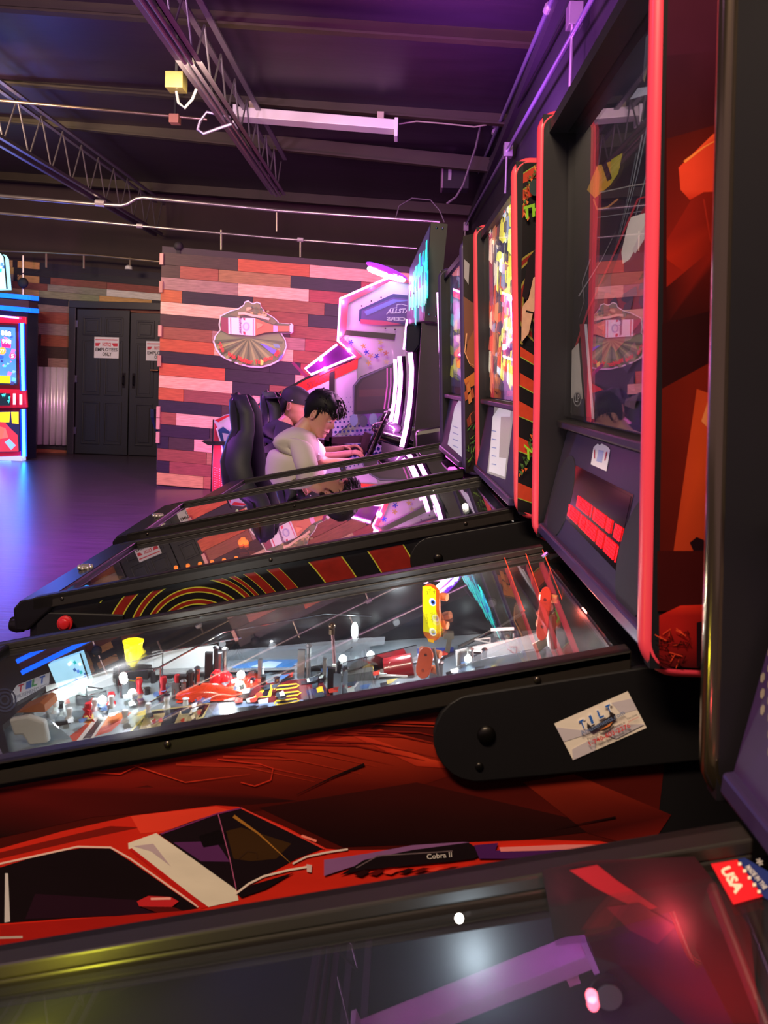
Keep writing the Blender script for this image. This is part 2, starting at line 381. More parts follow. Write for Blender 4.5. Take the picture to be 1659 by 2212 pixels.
# door frame, two leaves
DF = mat('#1d1b22', .45, noise=.15)
def door(idx, x0, x1, yt, yb):
    A_, B_ = aY(x0, yt, BY), aY(x1, yt, BY); zt = A_.z; y = BY - .06
    g = G().box(A_.x, B_.x, y, BY, 0.01, zt)
    wd = B_.x - A_.x; cols = ((.14, .44), (.56, .86)); 
    for (u0, u1) in cols:
        for (v0, v1) in ((.08, .36), (.42, .78), (.83, .94)):
            X0, X1, Z0, Z1 = A_.x + wd * u0, A_.x + wd * u1, zt * v0, zt * v1
            for q in ((X0 - .02, X1 + .02, Z0 - .02, Z0 + .01), (X0 - .02, X1 + .02, Z1 - .01, Z1 + .02), (X0 - .02, X0 + .01, Z0, Z1), (X1 - .01, X1 + .02, Z0, Z1)):
                g.box(q[0], q[1], y - .014, y + .01, q[2], q[3])
            g.box(X0 + .04, X1 - .04, y - .01, y + .01, Z0 + .04, Z1 - .04)
    d = struct('door_%d' % idx, g, DF, bevel=.006)
    return d, A_, B_, zt
d1, A1, B1, zt1 = door(1, 170, 283, 668, 975)
d2, A2, B2, zt2 = door(2, 285, 398, 676, 982)
g = G().box(A1.x - .13, A1.x - .01, BY - .1, BY, 0, zt1 + .02).box(A1.x - .13, B2.x, BY - .1, BY, zt1 + .02, zt1 + .14)
struct('trim_9', g, DF, bevel=.005)
for zz in (.35, 1.25, 2.2):
    obj('hinge', G().box(A1.x - .02, A1.x + .03, BY - .085, BY - .06, zz, zz + .12), mat('#6b6570', .3, .8), d1, world=True)
for k, dd in ((-.09, d1), (.09, d2)):
    p = Vector(((B1.x + A2.x) / 2 + k, BY - .07, aY(280, 822, BY).z))
    g = G().box(p.x - .03, p.x + .03, BY - .07, BY - .06, p.z - .13, p.z + .13).tube([(p.x, BY - .075, p.z + .08), (p.x, BY - .12, p.z + .05), (p.x, BY - .12, p.z - .05), (p.x, BY - .075, p.z - .08)], .012)
    obj('door_handle', g, mat('#2a2426', .3, .7), dd, world=True)
p = aY(332, 800, BY - .1)
obj('lever', G().tube([(p.x + .08, BY - .06, p.z), (p.x + .08, BY - .13, p.z), (p.x - .05, BY - .13, p.z)], .015), mat('#8a6350', .3, .8), d2, world=True)
def notice(x0, y0, x1, y1, lab, lines):
    P0, P1 = aY(x0, y1, BY - .08), aY(x1, y0, BY - .08)
    g = G().box(P0.x, P1.x, BY - .082, BY - .075, P0.z, P1.z); root = obj('notice_sign', g, mat('#e6e0e2', .4), bevel=.004); tag(root, lab, 'sign', 'notices on the black doors')
    a = Art((0, BY - .082, 0), (0, -1, 0), step=.001, base=.001)
    w_ = x1 - x0; h_ = y1 - y0
    a.poly([(x0 + 3, y0 + .26 * h_), (x0 + 14, y0 + .26 * h_), (x0 + 10, y0 + .42 * h_), (x0 + 3, y0 + .42 * h_)], '#d0253a')
    a.poly([(x1 - 16, y0 + .28 * h_), (x1 - 3, y0 + .28 * h_), (x1 - 3, y0 + .44 * h_), (x1 - 12, y0 + .44 * h_)], '#d0253a')
    a.poly([(x0 + 3, y0 + .08 * h_), (x1 - 3, y0 + .1 * h_), (x1 - 3, y0 + .15 * h_), (x0 + 3, y0 + .13 * h_)], '#d0253a')
    for s_, u0, u1, v0, v1, cc in lines: a.text(s_, (x0 + u0 * w_, y0 + v1 * h_), (x0 + u1 * w_, y0 + v1 * h_ + 1), (x0 + u0 * w_, y0 + v0 * h_), cc, .02)
    a.build('print', root, art_mat(.5)); return root
notice(203, 729, 257, 773, 'white notice reading EMPLOYEES ONLY on the leaf nearer the steel panel', [('NOTICE', .34, .68, .24, .42, '#d0253a'), ('EMPLOYEES', .06, .94, .5, .67, '#2a2030'), ('ONLY', .34, .7, .72, .9, '#2a2030')])
notice(315, 738, 369, 779, 'white notice half hidden by the plank partition edge', [('NOTICE', .34, .68, .24, .42, '#d0253a'), ('EMPLOYEES', .06, .94, .5, .67, '#2a2030'), ('ONLY', .34, .7, .72, .9, '#2a2030')])

# ---------------------------------------------------------------- roof trusses
def truss(X, y0, y1, zc, lab, dx=.07, pale='#6d6470'):
    root = thing('roof_truss', lab, 'roof truss', (X, y0, zc)); M_ = mat(pale, .35, .5, noise=.1)
    for s_ in (-1, 1):
        g = G().box(X + s_ * dx - .025, X + s_ * dx + .025, y0, y1, zc, zc + .008).box(X + s_ * (dx - .02) - .004, X + s_ * (dx - .02) + .004, y0, y1, zc, zc + .06)
        obj('bottom_chord', g, M_, root, world=True)
        g = G().box(X + s_ * dx - .025, X + s_ * dx + .025, y0, y1, deck(X) - .22, deck(X) - .20)
        obj('top_chord', g, M_, root, world=True)
    g = G(); y = y0; up = True
    while y < y1 - .1:
        q = y + .27; za, zb = (zc + .03, deck(X) - .21) if up else (deck(X) - .21, zc + .03)
        g.tube([(X, y, za), (X, q, zb)], .009, 6); y = q; up = not up
    obj('web', g, mat('#5d585a', .4, .4), root, world=True); return root
t1 = truss(-1.66, 1.5, 9.75, 3.76, 'pink-lit steel bar joist with bundled pipes, nearer the pinball machines')
t2 = truss(-4.2, 3.0, 12.9, 3.76, 'blue-lit steel bar joist on the far side of the hall')
g = G().tube([(-1.68, 1.5, 3.74), (-1.68, 9.7, 3.74)], .018).tube([(-1.63, 1.5, 3.735), (-1.63, 9.7, 3.735)], .014)
tag(obj('electrical_conduit', g, mat('#8a8090', .3, .8)), 'pair of steel pipes strapped under the pink-lit bar joist', 'conduit')
# junction boxes hanging by joist
def jbox(px, py, Y, s_, col, lab, loop=True):
    p = aY(px, py, Y); g = G().box(p.x - s_, p.x + s_, p.y - s_, p.y + s_, p.z - s_ * .9, p.z + s_ * .9)
    r = thing('junction_box', lab, 'junction box', (p.x, p.y, p.z - s_ * .9)); obj('housing', g, mat(col, .5), r, world=True, bevel=.004)
    if loop:
        q = [p + Vector((x_, 0, z_)) for x_, z_ in ((.0, -s_), (.02, -s_ - .09), (.07, -s_ - .13), (.13, -s_ - .06), (.16, -s_ + .02))]
        obj('cable_loop', G().tube(q, .012, 8), mat('#8a8a90', .3, .6), r, world=True, smooth=True)
    obj('hanger', G().box(p.x - .01, p.x + .01, p.y - .01, p.y + .01, p.z + s_ * .9, p.z + s_ + .3), BLKM, r, world=True)
    return r
jbox(381, 178, 6.1, .07, '#6e6434', 'yellowed junction box with cable loop beside the pink-lit joist')
jbox(378, 258, 8.0, .05, '#b9806a', 'small reddish junction box on the thin ceiling pipe', False)
p0 = aY(430, 275, 6.9)
tag(obj('cable_loop', G().tube([Vector((-1.62, 6.9, 3.77))] + [aY(x_, y_, 6.9) for x_, y_ in ((447, 242), (432, 262), (427, 280), (440, 289), (470, 278), (500, 268))], .014, 8), mat('#8e7f9c', .35, .5), smooth=True),
    'thin grey cable looping below the pink-lit joist', 'cable')

# ---------------------------------------------------------------- conduits
def conduit(pts, r, lab, col='#a09a94', fit=(), name='electrical_conduit', cat='conduit', rough=.3, metal=.85):
    root = thing(name, lab, cat, pts[0]); obj('pipe', G().tube(pts, r, 10), mat(col, rough, metal, noise=.1), root, world=True, smooth=True)
    for f in fit:
        obj('fitting', G().tube([Vector(f) - (Vector(pts[1]) - Vector(pts[0])).normalized() * r * 2.2, Vector(f) + (Vector(pts[1]) - Vector(pts[0])).normalized() * r * 2.2], r * 1.7, 10), mat('#d8d4cf', .3, .7), root, world=True)
    return root
Yc = 10.2
def cy(*pp, Y=Yc): return [aY(x_, y_, Y) for x_, y_ in pp]
conduit(cy((-60, 418), (0, 423), (205, 441), (262, 444), (275, 441), (295, 429), (310, 427), (600, 455), (930, 478), (950, 480)), .028, 'thick pale conduit with a kink, crossing the hall above the plank wall', fit=cy((217, 439)))
conduit(cy((-60, 455), (0, 460), (300, 488), (600, 515), (900, 537)), .018, 'thin pale conduit just below the kinked one', fit=cy((302, 488), (649, 518)))
conduit(cy((0, 217), (448, 258), Y=8.0), .016, 'thin rusty pipe running under the roof deck', col='#9a8670')
conduit([aY(*q, 12.6) for q in ((0, 542), (110, 546), (200, 551), (352, 566))], .022, 'pale pipe above the black double doors', col='#a8987f')
for i, (x_, y_, y2) in enumerate(((478, 497, 540), (649, 516, 556), (598, 455, 500))):
    tag(obj('hanger_rod', G().tube([aY(x_, y_, Yc), aY(x_, y2, Yc)], .012, 6), mat('#9c9488', .4, .6)), 'short drop rod under the %s' % ('thin conduit beside the frog-side plank edge' if 0 else ('thin conduit near the ball lamp', 'thin conduit above the orange planks', 'joist end')[i]), 'hanger rod')
for i, (x_, y_, y2) in enumerate(((100, 545, 578), (181, 550, 580), (281, 556, 576))):
    tag(obj('hanger_rod', G().tube([aY(x_, y_, 12.6), aY(x_, y2, 12.6)], .016, 6), mat('#a8987f', .4, .6)), ('pale rod from the door pipe, near the prize machine', 'pale rod from the door pipe, over the hinged leaf', 'pale rod from the door pipe ending in a small lamp')[i], 'hanger rod')
p = aY(278, 578, 12.6); tag(obj('ceiling_lamp', G().lathe(p, (0, 0, 1), [(-.03, .06), (.02, .055), (.04, .02)]), WHITE), 'small pale lamp head above the black doors', 'lamp')
p = aY(50, 552, 12.3)
root = thing('wall_fan', 'dark small fan on a pale pole above the prize machine', 'fan', aY(50, 640, 12.3))
obj('pole', G().tube([aY(50, 552, 12.3), aY(50, 640, 12.3)], .018, 8), mat('#9a8f90', .4, .6), root, world=True)
p = aY(50, 611, 12.2); obj('fan_head', G().sph(p, .085, (1, .6, 1)), BLKM, root, world=True, smooth=True)
obj('cable', G().tube([aY(*q, 12.25) for q in ((40, 615), (36, 600), (48, 590), (70, 590), (88, 582))], .006, 6), BLKM, root, world=True)
# ball lamp on the partition top
p = aY(386, 532, WY + .02); tag(obj('ball_lamp', G().sph(p, .06).box(p.x - .02, p.x + .02, p.y - .02, p.y + .02, p.z - .1, p.z), BLKM, smooth=True), 'small black ball lamp on top of the plank partition', 'lamp')
# right wall conduits
def rc(p1, p2, X, r, lab, col, ft=()):
    a, b = aX(*p1, X), aX(*p2, X); a2 = a - (b - a) * .05
    return conduit([a2, a, b], r, lab, col=col, fit=[aX(*q, X) for q in ft])
rc((1192, 0), (1002, 447), .93, .018, 'upper violet conduit running along the dark wall over the backboxes', '#b8a8d8', ((1184, 18), (1068, 285), (1027, 375)))
rc((1279, 0), (1006, 485), .9, .016, 'lower violet conduit running along the dark wall over the backboxes', '#b8a8d8', ())
rc((1240, 0), (1050, 360), .97, .012, 'thin dark conduit between the two violet ones', '#3a3040', ())
for i, (q, s_) in enumerate((((1237, 35), .05), ((1095, 325), .05), ((1005, 490), .05))):
    p = aX(*q, .9); r = thing('junction_box', ('pale junction box on the lower violet conduit, nearest the photographer', 'pale junction box above the orange striped backbox', 'pale junction box at the far end of the lower violet conduit')[i], 'junction box', p)
    obj('housing', G().box(p.x - .03, p.x + .05, p.y - s_, p.y + s_, p.z - s_ * 1.3, p.z + s_ * 1.3), mat('#9a9294', .35, .6), r, world=True, bevel=.004)
    obj('drop_pipe', G().tube([p - Vector((0, 0, s_)), p - Vector((0, 0, .4))], .01, 8), mat('#9a9294', .35, .6), r, world=True)
# ledge between wall top and conduits
struct('trim_10', G().box(.86, RX, -1.5, BY, 2.9, 2.96).box(.94, RX, -1.5, BY, 4.0, 4.1), mat('#2a222c', .5))
# cables hanging near right wall corner
cab = [((1118, 0), (1095, 60), (1060, 155), (1045, 165), (1042, 200), (1043, 240), (1037, 275), (1027, 320), (1000, 400), (985, 425), (965, 440)),
       ((1045, 165), (1060, 162), (1075, 185), (1078, 215), (1068, 250), (1050, 270), (1025, 274), (960, 267), (900, 262), (862, 268)),
       ((960, 480), (950, 455), (930, 432), (890, 428), (862, 445), (855, 470))]
for i, q in enumerate(cab):
    Yq = (8.6, 8.2, 9.9)[i]
    tag(obj('cable', G().tube([aY(a_, b_, Yq) for a_, b_ in q], (.012, .008, .01)[i], 6), mat(('#5a5054', '#8e8770', '#3c3438')[i], .5), smooth=True), ('dark cable dropping down the corner by the right wall', 'pale wire from the white batten light looping to the wall', 'dark cable arching above the graffiti screen cabinet')[i], 'cable')
p = aY(960, 372, 9.9); r = thing('wall_speaker', 'dark loudspeaker with a pale badge hung high on the right', 'loudspeaker', p)
obj('housing', G().box(p.x - .02, p.x + .32, p.y, p.y + .25, p.z - .2, p.z + .2), BLKM, r, world=True, bevel=.01)
obj('grille_edge', G().box(p.x - .035, p.x - .015, p.y - .01, p.y + .25, p.z - .2, p.z + .2), mat('#7d6a76', .4), r, world=True)
obj('badge', G().box(p.x + .05, p.x + .09, p.y - .012, p.y, p.z - .1, p.z + .12), mat('#8d8890', .4), r, world=True)

# ---------------------------------------------------------------- unlit white batten light
def batten(a, b, lab):
    r = thing('batten_light', lab, 'ceiling light', (a + b) / 2, 0, 'unlit batten lights')
    g = G(); d = b - a
    g.prism([a + Vector((0, -.07, .06)), a + Vector((0, .07, .06)), a + Vector((0, .1, -.05)), a + Vector((0, -.1, -.05))], d)
    obj('housing', g, mat('#dcd9cf', .35, noise=.03), r, world=True, bevel=.006)
    for e in (a, b): obj('end_cap', G().box(e.x - .018, e.x + .018, e.y - .1, e.y + .1, e.z - .12, e.z + .07), WHITE, r, world=True, bevel=.004)
    for t in (.1, .9):
        e = a + d * t; obj('hanger', G().box(e.x - .035, e.x + .035, e.y - .03, e.y + .03, e.z + .05, e.z + .14), mat('#a79d86', .5), r, world=True)
Yb = 8.05
batten(aY(511, 247, Yb), aY(856, 275, Yb), 'unlit white fluorescent batten under the roof deck, above the plank wall')
batten(Vector((-1.6, 4.42, 4.2)), Vector((-.13, 4.36, 4.14)), 'unlit white batten overhead, seen only as a pale bar mirrored in the nearest glass')
# ================================================================ pinball machines
ZR, SL, DZ = 1.153, 0.22, 0.0
def gz(x): return ZR + DZ + SL * x
def pz(x): return 1.0 + 0.114 * x
GLASS = glass_mat(1.52, 0.0, '#f4f6fa', 1.55, 0.012)
RAIL = mat('#221d1a', .45, .1, noise=.15, nscale=30)
CAB = mat('#131114', .4, noise=.2, nscale=8)
INNER = mat('#16161a', .22, noise=.5, nscale=4, spec=.6)
class Pin: pass
DZ = -.012    # the red machine's glass sits a little lower
def pinball(label, xs, yc, L=1.08, yaw=0.0, lean=1.4, zt=1.95, hw=.355, trim='#e0475a', front='#2c2334', inner=None, deep=.30, cabcol=None, zb=1.158, zo=0.0, tilt=0.0, tmetal=0.0, rc=.062, pb=.005):
    root = thing('pinball_machine', label, 'pinball machine', (xs, yc, zo), R(yaw), 'pinball machines in a row')
    P = Pin(); P.root = root; root.rotation_euler.y = R(tilt); P.M = wmat(root); P.L = L; P.hw = hw; P.zt = zt; P.zb = zb; P.rc = rc; P.pb = pb; W = .28; tl = math.tan(R(lean))
    P.ln = lambda x, y, z: Vector((x - tl * (z - 1.16), y, z))
    ln = P.ln
    # cabinet: near side, far side, front, bottom, rear box
    side = [(-L, -.62), (-L, 0), (0, 0), (.34, 0), (.34, -.5)]
    g = G(); 
    for y in (-W, W - .02):
        g.prism([(-L, y, .56), (-L, y, gz(-L) - .008), (0, y, gz(0) - .02), (0, y, 1.12), (.34, y, 1.12), (.34, y, .60)], (0, .02, 0))
    g.box(-L, -L + .02, -W, W, .56, gz(-L) - .02).box(.02, .34, -W + .02, W - .02, .62, 1.115).box(-L + .02, .02, -W + .02, W - .02, .58, .60)
    obj('cabinet', g, cabcol or CAB, root, bevel=.003)
    for y in (-W, W - .028):
        g = G()
        for s_ in (1,):
            sgn = -1 if y < 0 else 1
            yo = -W - .012 if y < 0 else W + .012
            yi = -W + .014 if y < 0 else W - .014
            a, b = min(yo, yi), max(yo, yi)
            g.prism([(-L + .01, a, gz(-L) + .002), (-L + .01, a, gz(-L) + .014), (.0, a, gz(0) + .014), (.0, a, gz(0) + .002)], (0, b - a, 0))
            g.prism([(-L + .01, yo, gz(-L) - .014), (-L + .01, yo, gz(-L) + .014), (.0, yo, gz(0) + .014), (.0, yo, gz(0) - .014)], (0, -sgn * .011, 0))
            g.prism([(-L + .01, yi, gz(-L) - .012), (-L + .01, yi, gz(-L) + .002), (.0, yi, gz(0) + .002), (.0, yi, gz(0) - .012)], (0, sgn * .006, 0))
        rl = obj('side_rail', g, RAIL, root, bevel=.002)
        for t in (.1, .5, .93):
            obj('screw', G().sph((-L * t, yo + (-.001 if y < 0 else .001), gz(-L * t) - .001), .0045, (1, .5, 1), 10, 6), mat('#4c4540', .3, .9), rl, smooth=True)
    # lockbar
    zl = gz(-L)
    g = G().prism([(-L - .03, -W - .012, zl - .06), (-L - .035, -W - .012, zl - .012), (-L - .02, -W - .012, zl + .006), (-L + .06, -W - .012, zl + .024), (-L + .06, -W - .012, zl - .002), (-L + .0, -W - .012, zl - .06)], (0, 2 * W + .024, 0))
    P.lock = obj('lockbar', g, mat('#1a171b', .35, .4, noise=.1), root, bevel=.006, seg=3)
    # glass
    g = G().prism([(-L + .055, -W + .02, gz(-L + .055) - .004), (-L + .055, -W + .02, gz(-L + .055) - .001), (-.004, -W + .02, gz(-.004) - .001), (-.004, -W + .02, gz(-.004) - .004)], (0, 2 * W - .04, 0))
    P.glass = obj('playfield_glass', g, GLASS, root)
    # playfield board, inner walls
    g = G().prism([(-L + .03, -W + .02, pz(-L + .03) - .012), (-L + .03, -W + .02, pz(-L + .03)), (.02, -W + .02, pz(.02)), (.02, -W + .02, pz(.02) - .012)], (0, 2 * W - .04, 0))
    P.pf = obj('playfield', g, mat('#3b4044', .3, noise=.4, nscale=9), root)
    g = G().box(.005, .02, -W + .02, W - .02, pz(0), gz(0) - .02)
    for y in (-W + .02, W - .026): g.prism([(-L + .03, y, pz(-L)), (-L + .03, y, gz(-L + .03) - .012), (.0, y, gz(0) - .012), (.0, y, pz(0))], (0, .006, 0))
    obj('inner_panel', g, inner or INNER, root)
    # backbox
    g = G()
    g.prism([ln(0, -hw, zb), ln(0, -hw, zt), ln(deep, -hw, zt), ln(deep, -hw, zb)], (0, .02, 0))
    g.prism([ln(0, hw - .02, zb), ln(0, hw - .02, zt), ln(deep, hw - .02, zt), ln(deep, hw - .02, zb)], (0, .02, 0))
    g.prism([ln(.012, -hw + .02, zt - .035), ln(.012, -hw + .02, zt - .015), ln(deep, -hw + .02, zt - .015), ln(deep, -hw + .02, zt - .035)], (0, 2 * hw - .04, 0))
    g.prism([ln(.02, -hw + .02, zb + .005), ln(.02, -hw + .02, zb + .02), ln(deep, -hw + .02, zb + .02), ln(deep, -hw + .02, zb + .005)], (0, 2 * hw - .04, 0))
    g.prism([ln(deep - .02, -hw + .02, zb), ln(deep - .02, -hw + .02, zt - .02), ln(deep, -hw + .02, zt - .02), ln(deep, -hw + .02, zb)], (0, 2 * hw - .04, 0))
    P.box = obj('backbox', g, mat('#17141a', .42, noise=.15), root)
    for sgn in (-1, 1):
        y = sgn * (hw - .01); r = .03; q = []
        q += [ln(deep, y, zb)] + [ln(r - r * math.sin(t), y, zb + r - r * math.cos(t)) for t in [i * math.pi / 12 for i in range(7)]]
        q += [ln(r - r * math.cos(t), y, zt - r + r * math.sin(t)) for t in [i * math.pi / 12 for i in range(7)]] + [ln(deep, y, zt)]
        obj('edge_molding', G().tube(q, .0105, 10), mat(trim, .35 - .2 * tmetal, tmetal, noise=.05), P.box, smooth=True)
    # speaker panel
    ys = hw - .03
    g = G().prism([ln(pb, -ys, zb + .015), ln(rc - .008, -ys, 1.375), ln(rc + .04, -ys, 1.385), ln(rc + .04, -ys, zb + .015)], (0, 2 * ys, 0))
    P.panel = obj('speaker_panel', g, mat(front, .5, noise=.15, nscale=60), root, bevel=.004)
    g = G().prism([ln(rc - .03, -ys, 1.378), ln(rc - .03, -ys, 1.392), ln(rc + .04, -ys, 1.40), ln(rc + .04, -ys, 1.38)], (0, 2 * ys, 0))
    obj('ledge', g, BLK, P.panel, bevel=.003)
    g = G().prism([ln(pb - .007, -ys, zb + .012), ln(pb - .005, -ys, zb + .03), ln(.02, -ys, zb + .034), ln(.02, -ys, zb + .012)], (0, 2 * ys, 0))
    obj('panel_lip', g, mat('#3a2c52', .35, .2), P.panel, bevel=.003)
    # translite board and its glass
    g = G().prism([ln(rc, -ys, 1.39), ln(rc, -ys, zt - .03), ln(rc + .01, -ys, zt - .03), ln(rc + .01, -ys, 1.39)], (0, 2 * ys, 0))
    P.trans = obj('translite', g, mat('#15141a', .5), root)
    g = G().prism([ln(rc - .015, -ys, 1.40), ln(rc - .015, -ys, zt - .035), ln(rc - .012, -ys, zt - .035), ln(rc - .012, -ys, 1.40)], (0, 2 * ys, 0))
    P.tglass = obj('backglass', g, glass_mat(1.45, 0.0, '#ffffff', 1.0), root)
    # hinge arms
    for sgn in (-1, 1):
        y0 = sgn * (W + .004); q = []
        c0 = (-.175, 1.045); c1 = (.10, 1.10); r = .052; ang = math.atan2(c1[1] - c0[1], c1[0] - c0[0])
        for i in range(13):
            t = ang + math.pi / 2 + math.pi * i / 12; q.append((c0[0] + r * math.cos(t), c0[1] + r * math.sin(t)))
        q += [(.12, 1.035), (.27, 1.06), (.27, 1.155), (.09, 1.152)]
        hi = obj('hinge_arm', G().prism([(a, y0, b) for a, b in q], (0, sgn * .010, 0)), mat('#121013', .5, .2, noise=.2), root, bevel=.002)
        for a, b, s_ in ((-.165, 1.05, .011), (-.172, 1.012, .005)):
            obj('bolt', G().sph((a, y0 + sgn * .011, b), s_, (1, .5, 1), 12, 8), mat('#2b2826', .35, .9), hi, smooth=True)
    # legs, coin door, buttons
    for sx in (-L + .02, .28):
        for sy in (-1, 1):
            z1 = .80 if sx < 0 else .85; fz = (-zo + sx * math.sin(R(tilt))) / math.cos(R(tilt))
            g = G().prism([(sx - .03, sy * (W + .012), .03 + fz), (sx - .03, sy * (W + .012), z1), (sx + .03, sy * (W + .012), z1), (sx + .012, sy * (W + .012), .03 + fz)], (0, -sy * .008, 0))
            g.prism([(sx - .03, sy * (W + .012), .03 + fz), (sx - .03, sy * (W + .012), z1), (sx - .022, sy * (W + .012), z1), (sx - .022, sy * (W + .012), .03)], (0, -sy * .05, 0))
            g.lathe((sx, sy * (W - .005), fz), (0, 0, 1), [(0, .03), (.012, .028), (.02, .01), (.06, .008)], 12)
            obj('leg', g, STEELBLK, root)
    P.btn = obj('flipper_button', G().lathe((-L + .16, -W - .001, gz(-L) - .11), (0, -1, 0), [(0, .017), (.006, .017), (.008, .013), (.011, .012), (.013, .009)], 18), mat('#c4232a', .25, noise=.1, coat=.5), root, smooth=True)
    P.plg = obj('plunger', G().lathe((-L, -W + .06, gz(-L) - .13), (-1, 0, 0), [(0, .012), (.03, .010), (.04, .010), (.045, .018), (.06, .02), (.075, .016), (.08, .004)], 16), mat('#1b181a', .25, .3), root, smooth=True)
    g = G().box(-L - .012, -L, -.15, .15, .62, .84); obj('coin_door', g, STEELBLK, root, bevel=.003)
    return P
def clipto(P, a, planes):
    a.clip = [(P.M @ Vector(p), (P.M.to_3x3() @ Vector(n)).normalized()) for p, n in planes]; return a
def sideart(P, base=.0006):    # art on the near outer cabinet side
    return clipto(P, Art(P.M @ Vector((0, -.28, 1)), (P.M.to_3x3() @ Vector((0, -1, 0))), base=base, step=.00008), [((-P.L, 0, 1), (1, 0, 0)), ((.34, 0, 1), (-1, 0, 0)), ((0, 0, gz(0) - .024), (SL, 0, -1)), ((-P.L, 0, .56), (-.03, 0, 1)), ((0, 0, 1.119), (0, 0, -1))])
def boxart(P, hw):
    return clipto(P, Art(P.M @ Vector((0, -hw, 1)), (P.M.to_3x3() @ Vector((0, -1, 0))), step=.00012), [(P.ln(.004, 0, 1.5), (1, 0, .02)), ((.28, 0, 1.5), (-1, 0, 0)), ((0, 0, P.zb + .004), (0, 0, 1)), ((0, 0, P.zt - .004), (0, 0, -1))])
def transart(P, lean):
    n = Vector((-1, 0, -math.tan(R(lean)))); y = P.hw - .03; return clipto(P, Art(P.M @ P.ln(P.rc, 0, 1.5), P.M.to_3x3() @ n, base=.0004, step=.00008), [((0, -y, 0), (0, 1, 0)), ((0, y, 0), (0, -1, 0)), ((0, 0, 1.395), (0, 0, 1)), ((0, 0, P.zt - .03), (0, 0, -1))])
def panelart(P):
    a, b = P.ln(P.pb, 0, P.zb + .015), P.ln(P.rc - .008, 0, 1.375); d = b - a; n = Vector((-d.z, 0, d.x))
    return Art(P.M @ a, P.M.to_3x3() @ n)
def pfart(P, lift=.0):
    return clipto(P, Art(P.M @ Vector((0, 0, pz(0) + lift)), P.M.to_3x3() @ Vector((-.114, 0, 1)), step=.00008), [((0, -.252, 0), (0, 1, 0)), ((0, .252, 0), (0, -1, 0)), ((-P.L + .04, 0, 0), (1, 0, 0)), ((.0, 0, 0), (-1, 0, 0))])
def pfp(P, px, py, lift=0.0):
    return onp(px, py, P.M @ Vector((0, 0, pz(0) + lift)), P.M.to_3x3() @ Vector((-.114, 0, 1)))
def sub(P, name, g, m, parent=None, **k): return obj(name, g, m, parent or P.pf, world=True, **k)
def led(P, name, p, r, col, e, parent=None):
    g = G().sph(p, r, n=10, m=8); return sub(P, name, g, mat(col, .3, emit=e, ecol=col), parent, smooth=True)

